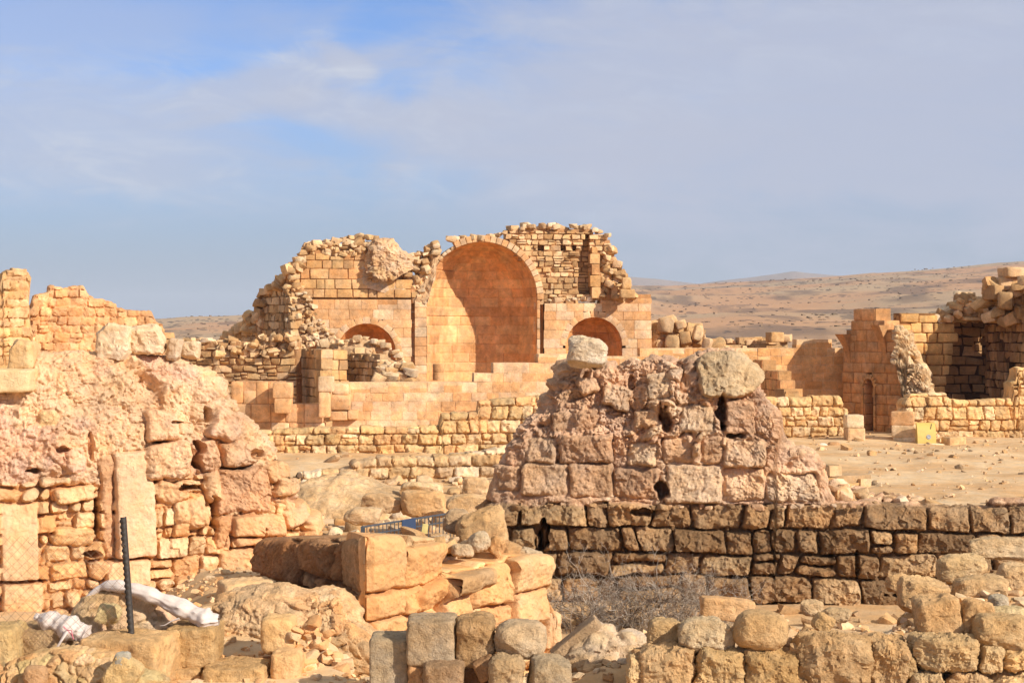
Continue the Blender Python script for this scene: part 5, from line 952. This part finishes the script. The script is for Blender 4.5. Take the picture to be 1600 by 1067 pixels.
# ================================================================== NEAREST ROW OF BLOCKS
def front():
    r = np.random.RandomState(121)
    GR = (196, 172, 138)
    for i, (lb, q, Y, cc, m, kw) in enumerate((
        ('upright grey tooled block, leftmost of the front row, its top lower than its neighbour', (581, 992, 640, 1085), 12.4, (200, 176, 140), M_lich, dict(k=14, rough=.04, jit=.04)),
        ('grey pitted cube block with a lighter right edge, highest grey block of the front row', (638, 963, 712, 1033), 12.3, (196, 166, 126), M_lich, dict(k=14, rough=.05, jit=.05)),
        ('brown squared block with a ragged bottom, between the grey cube and the round boulder', (713, 963, 773, 1038), 12.3, (206, 164, 112), M_dark, dict(k=7, rough=.08, jit=.1)),
        ('round pale boulder resting on the front row right of the brown squared block', (773, 968, 853, 1027), 12.2, (222, 190, 146), M_near, dict(k=3.0, rough=.07, jit=.12, facets=3)),
        ('grey brown block under the grey pitted cube', (664, 1033, 724, 1090), 12.1, (188, 152, 112), M_dark, dict(k=8, rough=.08, jit=.08)),
        ('small orange block wedged under the left corner of the grey pitted cube', (640, 1031, 665, 1090), 12.3, (226, 174, 120), M_near, dict(k=6, rough=.08, jit=.1)),
        ('rounded tan stone in the bottom row below the round pale boulder, left one of two', (764, 1022, 823, 1088), 12.0, (206, 172, 126), M_near, dict(k=3.4, rough=.1, jit=.18, facets=4)),
        ('grey rounded stone with a cross of cracks in the bottom row, right one of two', (822, 1026, 888, 1092), 12.0, (194, 168, 130), M_lich, dict(k=4.0, rough=.08, jit=.12, facets=3)),
        ('tilted brown slab wedged between the brown squared block and the rounded stones', (742, 1022, 776, 1056), 12.2, (190, 146, 102), M_dark, dict(k=8, rough=.05, jit=.1, roll=-.4)),
        ('dark brown stone at the bottom between the grey brown block and the rounded tan stone', (722, 1040, 762, 1090), 12.3, (150, 112, 78), M_dark, dict(k=6, rough=.1, jit=.12)))):
        loose('front_block' if i in (0, 1, 2, 4, 5, 9) else 'front_boulder', lb, 'block' if i in (0, 1, 2, 4, 5, 8, 9) else 'boulder', *q, Y, c(*cc), 300 + i, m, n=20, freq=1.5, dep=.38 if i < 3 else .34, **kw)
    loose('leaning_slab', 'long narrow stone slab leaning diagonally against the pale broken boulder', 'slab', 856, 988, 944, 1006, 13.0, c(206, 172, 130), 320, M_near, k=13, rough=.03, jit=.04, roll=-.68, n=18, dep=.22)
    loose('slab_block', 'brown block under the leaning slab', 'block', 868, 1004, 900, 1050, 13.2, c(190, 136, 88), 321, M_near, k=8, rough=.06, jit=.1, n=14)
    t = thing('broken_boulder', 'big pale crumbling boulder of old mortar right of the leaning slab', 'boulder', at(950, 1080, 12.8)); mb = MB(); p = Plane(880, 12.9, 1010, 12.9)
    mound(mb, p, [(884, 1050), (900, 1020), (915, 996), (928, 978), (940, 982), (956, 990), (966, 1002), (985, 996), (1005, 1000), (1016, 1030)], [(884, 1110), (950, 1110), (1016, 1110)], .012, .6, .35, rubble_disp(.16, .07, PALE + [c(240, 216, 184)], c(238, 208, 170), 21, big=.08, cav=.4, bigf=2), r, back=8, jag=.02, endtaper=.12); mb.build('mortar', M_core, t)
    # dry stone wall in the right foreground
    t = thing('dry_stone_wall', 'front dry stone wall of big rounded tan boulders along the bottom right', 'wall', at(1300, 1100, 11.8)); pw = Plane(980, 12.0, 1640, 11.7)
    TN = [(222, 180, 126), (232, 194, 138), (212, 168, 114), (226, 184, 124), (204, 160, 110)]
    rows = ((1000, 1016, 1084, 1090), (1085, 1017, 1162, 1090), (1163, 1017, 1251, 1092), (1251, 1000, 1361, 1100), (1364, 1008, 1421, 1090), (1430, 1000, 1530, 1047), (1533, 1011, 1569, 1056), (1572, 1018, 1640, 1050), (1424, 1050, 1480, 1100), (1482, 1052, 1545, 1100), (1546, 1056, 1640, 1100), (1412, 1030, 1436, 1062), (1060, 1016, 1086, 1040), (1243, 1052, 1262, 1090), (980, 1030, 1002, 1090))
    mb = MB()
    for q in rows: block(mb, *q, 12, c(*TN[r.randint(5)]) * r.uniform(.9, 1.05), r, pl=pw, out=r.uniform(-.03, .05), dep=.4, k=7, rough=.13, jit=.16, facets=8, n=28, freq=1.6, roll=r.uniform(-.05, .05))
    mb.build('facing_boulders', M_near, t)
    mb = MB(); rocks_poly(mb, pw, [(985, 1090), (990, 1020), (1250, 1012), (1430, 1030), (1640, 1045), (1640, 1090)], 150, (.05, .13), RUB, r, (-.35, -.1), n=6); mb.build('hearting', M_near, t)
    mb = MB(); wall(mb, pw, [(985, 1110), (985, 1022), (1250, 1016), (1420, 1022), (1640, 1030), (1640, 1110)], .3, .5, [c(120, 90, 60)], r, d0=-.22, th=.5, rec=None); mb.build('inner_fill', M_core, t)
    for i, (lb, q, Y, cc, kw) in enumerate((
        ('pitted white and grey boulder on the front wall, left of the smooth round one', (1064, 966, 1147, 1014), 12.0, (226, 196, 150), dict(k=3.4, facets=5, rough=.13)),
        ('smooth rounded tan boulder on the front wall, largest of the loose ones', (1147, 955, 1230, 1014), 11.9, (222, 180, 124), dict(k=3.0, facets=2, rough=.06, jit=.1)),
        ('squared tan boulder at the left end of the front wall top', (1014, 966, 1066, 1016), 12.2, (220, 182, 128), dict(k=5, facets=4)),
        ('bright orange squared block lying behind the white pitted boulder', (1096, 934, 1174, 966), 13.2, (246, 194, 134), dict(k=9, rough=.05, jit=.1, facets=1)),
        ('tall block with a white crusted top standing on the front wall', (1434, 935, 1500, 1002), 12.0, (232, 186, 128), dict(k=7, facets=3, rough=.1)),
        ('narrow upright stone standing between the white crusted block and the big tan boulder', (1497, 936, 1546, 1008), 12.0, (226, 182, 126), dict(k=5, facets=4, roll=.22)),
        ('big rounded tan boulder at the right end of the front wall top', (1523, 962, 1612, 1016), 11.8, (224, 184, 128), dict(k=4, facets=3, jit=.12)),
        ('tan boulder with a shaded left side leaning on the foot of the dark wall', (1406, 902, 1476, 958), 14.6, (236, 192, 134), dict(k=4.2, facets=5)),
        ('long pale stone on the rubble slope right of the leaning boulder', (1490, 902, 1570, 938), 14.8, (230, 190, 136), dict(k=5, facets=4)),
        ('pale broken boulder on the rubble slope below the end of the dark wall', (1464, 866, 1538, 910), 16.2, (236, 198, 142), dict(k=3.6, facets=6)),
        ('flat broad stone high on the rubble slope at the right edge', (1514, 842, 1610, 872), 17.0, (224, 190, 142), dict(k=4, facets=4)),
        ('small pale grey stone lying on the pile right of the upright stone', (1544, 928, 1576, 950), 12.8, (214, 194, 160), dict(k=3.4, facets=5)),
        ('rounded yellowish stone on top of the big tan boulder', (1542, 948, 1600, 966), 12.3, (236, 206, 150), dict(k=3.2, facets=3)),
        ('small upright yellow stone in the gravel behind the smooth rounded boulder', (1272, 958, 1300, 986), 12.9, (236, 190, 128), dict(k=4, facets=3, roll=.5)),
        ('grey flat stone in the gravel in front of the dark wall', (1284, 950, 1330, 970), 14.2, (216, 182, 134), dict(k=4, facets=4)),
        ('pointed pale stone at the foot of the dark wall', (1252, 938, 1288, 962), 15.0, (236, 198, 146), dict(k=3, facets=6)),
        ('pale angular boulder at the right edge of the photo on the rubble slope', (1560, 880, 1640, 925), 15.4, (240, 200, 146), dict(k=4, facets=5)),
        ('low orange stone on the rubble slope beside the pale broken boulder', (1384, 896, 1420, 925), 16.0, (232, 186, 128), dict(k=4, facets=5)))):
        loose('loose_boulder', lb, 'boulder' if 'boulder' in lb else ('block' if 'block' in lb else 'stone'), *q, Y, c(*cc), 340 + i, M_near, n=20, **{'rough': .1, 'jit': .16, 'freq': 1.4, 'roll': r.uniform(-.12, .12), **kw})
    # left foreground blocks
    for i, (nm, lb, q, Y, cc, m, kw) in enumerate((
        ('corner_block', 'dressed block with grey rough top and bright orange right edge, below the metal post', (134, 992, 268, 1090), 12.9, (236, 190, 130), M_near, dict(k=13, yaw=-.18, dep=.5)),
        ('dressed_block', 'tan tooled block under the end of the long sandbag', (268, 976, 342, 1035), 13.3, (214, 172, 114), M_near, dict(k=14, dep=.5)),
        ('dressed_block', 'narrow tan block below the tooled block, left one of two', (267, 1036, 320, 1090), 13.2, (222, 178, 120), M_near, dict(k=14, dep=.5)),
        ('dressed_block', 'broad tan block along the bottom edge, right one of two below the tooled block', (321, 1036, 420, 1092), 13.1, (220, 176, 118), M_near, dict(k=13, dep=.5)),
        ('dressed_block', 'yellowish upright block at the left edge of the photo', (-20, 976, 33, 1046), 12.9, (228, 190, 128), M_near, dict(k=9, dep=.5)),
        ('dressed_block', 'grey brown block under the white sandbag on the left', (33, 976, 112, 1032), 13.2, (204, 168, 120), M_dark, dict(k=12, dep=.5)),
        ('tan_stone', 'squared orange stone standing free right of the tan tooled block', (412, 962, 462, 1018), 13.6, (244, 196, 132), M_near_soft, dict(k=6, dep=.4)),
        ('tan_stone', 'rounded orange stone at the bottom edge right of the broad tan block', (426, 1016, 472, 1066), 13.2, (240, 190, 130), M_near_soft, dict(k=5, dep=.4)),
        ('tan_stone', 'half buried squared stone on the rubble terrace below the brown shaded blocks', (346, 906, 426, 950), 16.0, (240, 198, 144), M_near_soft, dict(k=10, dep=.4, yaw=.4)),
        ('tan_stone', 'dark gapped flat stone on the rubble terrace near the pier corner', (414, 938, 450, 958), 15.4, (206, 170, 126), M_near, dict(k=4, facets=4)),
        ('tan_stone', 'leaning yellow stone in front of the corner block', (168, 1026, 216, 1080), 12.5, (238, 200, 138), M_near, dict(k=8, roll=.6, dep=.15)),
        ('tan_stone', 'small grey blue stone leaning on the yellow stone in front of the corner block', (180, 1018, 204, 1046), 12.5, (206, 196, 172), M_near, dict(k=4, facets=5)),
        ('tan_stone', 'brown round stone at the bottom left edge of the photo', (38, 1040, 74, 1070), 12.5, (220, 172, 122), M_near, dict(k=3.2, facets=3)))):
        loose(nm, lb, 'block' if 'block' in nm else 'stone', *q, Y, c(*cc), 380 + i, m, n=20, **{'rough': .06, 'jit': .07, 'freq': 1.6, **kw})
    t = thing('earth_bank', 'crumbling earth bank with an arched top under the long sandbag', 'earth bank', at(215, 1000, 13.4)); mb = MB(); p = Plane(110, 13.5, 300, 13.7)
    mound(mb, p, [(112, 975), (124, 950), (140, 932), (158, 924), (200, 928), (240, 940), (262, 958), (278, 985)], [(112, 1030), (278, 1030)], .012, .5, .0, rubble_disp(.2, .07, LP, c(240, 200, 142), 31, big=.07, cav=.6, bigf=2), r, back=8, endtaper=.1); mb.build('earth', M_rock, t, angle=50)
    mb = MB(); block(mb, 150, 944, 190, 972, 13.3, c(232, 204, 144), r, k=4, facets=5, rough=.12, jit=.2, n=16, dep=.15); mb.build('embedded_stone', M_near, t)
    t = thing('rubble_bank', 'bank of pale crumbled mortar and small stones between the left blocks and the pier', 'rubble', at(460, 1060, 14)); mb = MB(); p = Plane(330, 14.4, 590, 14.3)
    mound(mb, p, [(318, 985), (345, 940), (380, 930), (430, 925), (470, 935), (515, 935), (540, 960), (570, 1000), (592, 1030)], [(318, 1110), (592, 1110)], .0095, 1.0, .18, rubble_disp(.15, .07, LF, c(248, 204, 150), 33, big=.13, cav=.9, bigf=1.6, cover=-.05, sharp=.22), r, back=8, endtaper=.15, jag=.03); mb.build('mortar', M_rock, t, angle=50)
    mb = MB(); rocks_poly(mb, p, [(450, 1070), (470, 960), (530, 950), (560, 1010), (575, 1070)], 60, (.04, .12), LF, r, (.5, .75), n=6); mb.build('stones', M_near_soft, t)
    t = thing('rubble_heap', 'heap of yellowish rubble and earth along the bottom left edge', 'rubble', at(80, 1090, 12.6)); mb = MB(); p = Plane(-60, 12.75, 260, 12.6)
    mound(mb, p, [(-60, 1036), (0, 1046), (40, 1030), (90, 1022), (140, 1024), (180, 1040), (225, 1062), (250, 1085)], [(-60, 1120), (250, 1120)], .0085, .5, .3, rubble_disp(.13, .06, LF + [c(236, 204, 140), c(214, 182, 132)], c(236, 196, 136), 41, big=.09, cav=.5, bigf=2.2, cover=-.2, sharp=.22), r, back=6, endtaper=.1, jag=.03); mb.build('rubble', M_core, t, angle=50)
    fence(); bags()
def tube(mb, P, R, col, sides=12, squash=1., disp=None, cap=True):
    P = np.asarray(P, float); n = len(P); R = np.broadcast_to(R, n); Tn = np.gradient(P, axis=0); Tn /= np.linalg.norm(Tn, axis=1)[:, None]
    up = np.array((0, 0, 1.)); S = np.cross(Tn, up); bad = np.linalg.norm(S, axis=1) < .05; S[bad] = (1, 0, 0); S /= np.linalg.norm(S, axis=1)[:, None]; Un = np.cross(S, Tn)
    a = np.linspace(0, 2 * math.pi, sides, endpoint=False); V = P[:, None] + R[:, None, None] * (S[:, None] * np.cos(a)[None, :, None] + Un[:, None] * (np.sin(a) * squash)[None, :, None])
    if disp is not None: V = V + disp(V, P, a)
    I = np.arange(n * sides).reshape(n, sides); J = np.roll(I, -1, 1); Q = np.stack([I[:-1], J[:-1], J[1:], I[1:]], -1).reshape(-1, 4); mb.add(V.reshape(-1, 3), Q, col)
def fence():
    Y = 13.15; t = thing('chain_link_fence', 'rusty thin chain link mesh hung on a dark notched metal post', 'fence', at(196, 990, Y))
    mb = MB(); x0, x1 = at(-140, 0, Y)[0], at(196, 0, Y)[0]; zt, zb = at(0, 836, Y)[2], at(0, 1008, Y)[2]; s = .078; r = np.random.RandomState(5)
    H = zt - zb; k = 0; x = x0 - H
    def wire(a, b):
        n = 10; q = np.linspace(0, 1, n)[:, None]; p = a + (b - a) * q; p[:, 1] += .012 * np.sin(np.arange(n) * 2.1) + .05 * np.sin(p[:, 0] * 2.3); p[:, 0] += .01 * np.sin(p[:, 2] * 9 + p[:, 0] * 5)
        tube(mb, p, .0011, (0, 0, 0), 4)
    while x < x1:
        for sg in (1, -1):
            a, b = np.array((x, Y, zb if sg > 0 else zt)), np.array((x + H, Y, zt if sg > 0 else zb)); d = b - a
            lo = max(0, (x0 - a[0]) / H); hi = min(1, (x1 - a[0]) / H)
            if hi > lo + .02: wire(a + d * lo, a + d * hi)
        x += s
    mb.build('wire_mesh', flat_mat('rusty wire', c(176, 136, 104, .6), .7, .2), t)
    # angle-iron post with a notched edge, leaning to the right as it goes down
    A = at(191, 808, Y); B = at(205, 1010, Y); L = np.linalg.norm(B - A); d = (B - A) / L; side = np.array((1, 0, 0)) - d * d[0]; side /= np.linalg.norm(side); out = np.cross(d, side); out = out if out[1] < 0 else -out
    w = 9 / F * Y; n = 132; V = []; th = .006
    for i in range(n + 1):
        s = i / n; c_ = A + (B - A) * s; ph = (i % 6) / 6.; nt = .16 * w * (1 if ph < .5 else 0)
        for (u, o) in ((-w / 2 + nt, 0), (w / 2, 0), (w / 2, .045), (w / 2 - th, .045), (w / 2 - th, th), (-w / 2 + nt, th)): V.append(c_ + side * u - out * o)
    I = np.arange((n + 1) * 6).reshape(n + 1, 6); J = np.roll(I, -1, 1); Q = np.stack([I[:-1], J[:-1], J[1:], I[1:]], -1).reshape(-1, 4)
    mb = MB(); mb.add(V, Q, (0, 0, 0)); mb.add(np.array(V)[:6], [[0, 1, 4, 5], [1, 2, 3, 4]], (0, 0, 0)); mb.build('post', flat_mat('dark steel', c(92, 84, 76, .5), .6, .4, 60, .3, .002), t, smooth=False)
def bags():
    M_bag = flat_mat('white woven plastic', c(240, 222, 206, .7), .6, 0, 60, .06, .002); r = np.random.RandomState(9)
    def bag(name, lb, pts, rad, seed):
        pts = [at(*p) for p in pts]; P = np.array(pts); s = np.linspace(0, len(P) - 1, 90); from_ = np.arange(len(P))
        Q = np.stack([np.interp(s, from_, P[:, k]) for k in range(3)], 1)
        for _ in range(24): Q[1:-1] = (Q[:-2] + Q[1:-1] * 2 + Q[2:]) / 4
        R = np.interp(s, np.linspace(0, len(P) - 1, len(rad)), rad) * (1 + .12 * np.sin(s * 4.3 + seed) + .06 * np.sin(s * 9.1))
        def dsp(V, P_, a):
            nrm = V - P_[:, None]; ln = np.linalg.norm(nrm, axis=2)[..., None] + 1e-6; nrm = nrm / ln
            st = np.arange(len(P_)) / len(P_); q = np.stack([np.cos(a)[None] * 3 + st[:, None] * 4, np.sin(a)[None] * 3 + 0 * st[:, None] + seed, st[:, None] * 11 + 0 * a[None]], -1)
            end = np.exp(-np.minimum(st, 1 - st) * 16)[:, None]; pl_ = np.sin(a * 9 + seed)[None] * end * .35
            return nrm * (ln * (fbm(q, 4, .6) * .13 + np.abs(fbm(q * 2.3 + 5, 3)) * .06 + pl_[..., None][..., 0] * .6)[..., None])
        mb = MB(); tube(mb, Q, R, (0, 0, 0), 40, .8, dsp); return mb, Q
    mb, Q = bag('', '', [(118, 952, 13.70), (140, 930, 13.70), (160, 914, 13.70), (190, 915, 13.65), (225, 925, 13.60), (262, 940, 13.60), (300, 958, 13.55), (322, 968, 13.50), (342, 968, 13.50)], [.012, .02, .03, .05, .062, .064, .075, .085, .088, .09, .05], 3)
    t = thing('sandbag', 'long white curved sandbag draped over the earth bank', 'sandbag', Q[-1] - (0, 0, .08)); mb.build('sack', M_bag, t, angle=70)
    mb = MB(); e = at(268, 970, 13.40); tube(mb, [e + (.06, 0, .02), e, e + (-.05, -.01, -.03), e + (-.09, -.01, -.035)], [.018, .012, .008, .003], (0, 0, 0), 8, .5); mb.build('tie_end', M_bag, t)
    mb, Q = bag('', '', [(54, 962, 13.35), (66, 966, 13.35), (90, 974, 13.30), (112, 982, 13.25), (132, 990, 13.25), (140, 994, 13.25)], [.02, .05, .085, .1, .105, .1, .085, .03], 8)
    t = thing('sandbag', 'short plump white sandbag tied with a pink string at the left', 'sandbag', Q[len(Q) // 2] - (0, 0, .1)); mb.build('sack', M_bag, t, angle=70)
    pk = flat_mat('pink string', c(226, 120, 130), .6); mb = MB(); e = at(105, 984, 13.10); tube(mb, [e + (-.03, 0, .03), e, e + (.03, 0, -.03), e + (.05, .0, -.07)], .004, (0, 0, 0), 6); tube(mb, [e, e + (.035, -.01, .0), e + (.045, -.01, -.05)], .004, (0, 0, 0), 6); mb.build('string', pk, t)
    mb = MB(); tube(mb, [at(104, 986, 13.10), at(96, 1000, 13.05), at(84, 1020, 13.05), at(76, 1030, 13.05)], [.02, .018, .014, .006], (0, 0, 0), 10, .5); mb.build('loose_flap', M_bag, t)
    mb, Q = bag('', '', [(78, 1034, 13.35), (96, 1030, 13.35), (118, 1018, 13.35), (136, 1008, 13.45), (146, 1004, 13.55)], [.01, .025, .045, .06, .06, .03], 12)
    t = thing('sandbag', 'flattened shaded white sandbag stuffed behind the corner block', 'sandbag', Q[len(Q) // 2] - (0, 0, .05)); mb.build('sack', M_bag, t, angle=70)
front()

# ================================================================== LOOSE STONES ON THE GROUND (uncountable)
def gravel():
    r = np.random.RandomState(151); mb = MB()
    def scatter(n, q0, q1, y0, y1, s0, s1, pal, nn=2):
        y = y0 * (y1 / y0) ** r.rand(n); q = r.uniform(q0, q1, n); x = (q - 800) / F * y; s = s0 * (s1 / s0) ** r.rand(n); z = zg(x, y) + s * .12
        stones(mb, np.stack([x, y, z], 1), np.stack([s * r.uniform(.7, 1.4, n), s * r.uniform(.7, 1.2, n), s * r.uniform(.4, .8, n)], 1) * .5, randrot(r, n, .5), pick(pal, r, n, .2), r, nn, 3.2, .12, .3, 3)
    scatter(1500, 950, 1700, 11.8, 15.2, .015, .11, PALE + RUB, 3); scatter(420, 1380, 1700, 12.4, 18.5, .02, .13, PALE + RUB, 4)
    scatter(900, 250, 570, 13, 19, .015, .09, LF, 3); scatter(700, 860, 1700, 15, 23, .03, .2, DK + RUB, 3)
    scatter(500, 560, 1000, 12.5, 15, .02, .1, PALE, 3); scatter(600, 430, 800, 24, 42, .03, .2, PALE + RUB, 3); scatter(500, 1250, 1750, 25, 54, .02, .12, PALE + RUB, 3)
    scatter(110, 420, 800, 27, 44, .15, .45, PALE + RUB, 5); scatter(45, 1300, 1700, 26, 50, .05, .2, [c(150, 124, 92), c(170, 140, 104)], 3); scatter(500, 0, 1700, 44, 66, .04, .25, RUB, 2)
    tag(mb.build('gravel', M_rub), kind='stuff')
gravel()

# ================================================================== THE AIR
def haze():
    lo, hi = np.array((-9500., -9500., -140.)), np.array((9500., 9500., 215.)); V = [(x, y, z) for x in (lo[0], hi[0]) for y in (lo[1], hi[1]) for z in (lo[2], hi[2])]
    me = bpy.data.meshes.new('haze'); me.from_pydata([tuple(map(float, v)) for v in V], [], [(0, 1, 3, 2), (4, 6, 7, 5), (0, 4, 5, 1), (2, 3, 7, 6), (0, 2, 6, 4), (1, 5, 7, 3)])
    o = bpy.data.objects.new('haze', me); sc.collection.objects.link(o); tag(o, kind='stuff')
    m = bpy.data.materials.new('dusty air'); m.use_nodes = True; nt = m.node_tree; nt.nodes.clear(); out = nt.nodes.new('ShaderNodeOutputMaterial'); v = nt.nodes.new('ShaderNodeVolumePrincipled')
    v.inputs['Color'].default_value = (.86, .92, 1, 1); v.inputs['Density'].default_value = HAZE; v.inputs['Anisotropy'].default_value = .0; nt.links.new(v.outputs[0], out.inputs['Volume']); me.materials.append(m)
HAZE = 1.2e-4
haze()
GROUPS = {'loose_boulder': 'loose boulders lying on the walls', 'boulder': 'boulders in a row behind the railing', 'front_block': 'blocks of the front row', 'front_boulder': 'boulders of the front row',
          'sandbag': 'white sandbags by the metal post', 'capping_block': 'blocks on the left wall crest', 'tan_stone': 'loose stones in the left foreground', 'dressed_block': 'dressed blocks along the bottom left',
          'door_pier': 'piers beside the doorway', 'loose_stone': 'small stones by the white stone ball', 'block_wall': 'tan block walls', 'ruined_wall': 'broken walls of the foreground', 'stone_wall': 'squared stone walls'}
for o in list(sc.objects):
    if o.parent is None and o.get('label') and o.name.split('.')[0] in GROUPS: o['group'] = GROUPS[o.name.split('.')[0]]
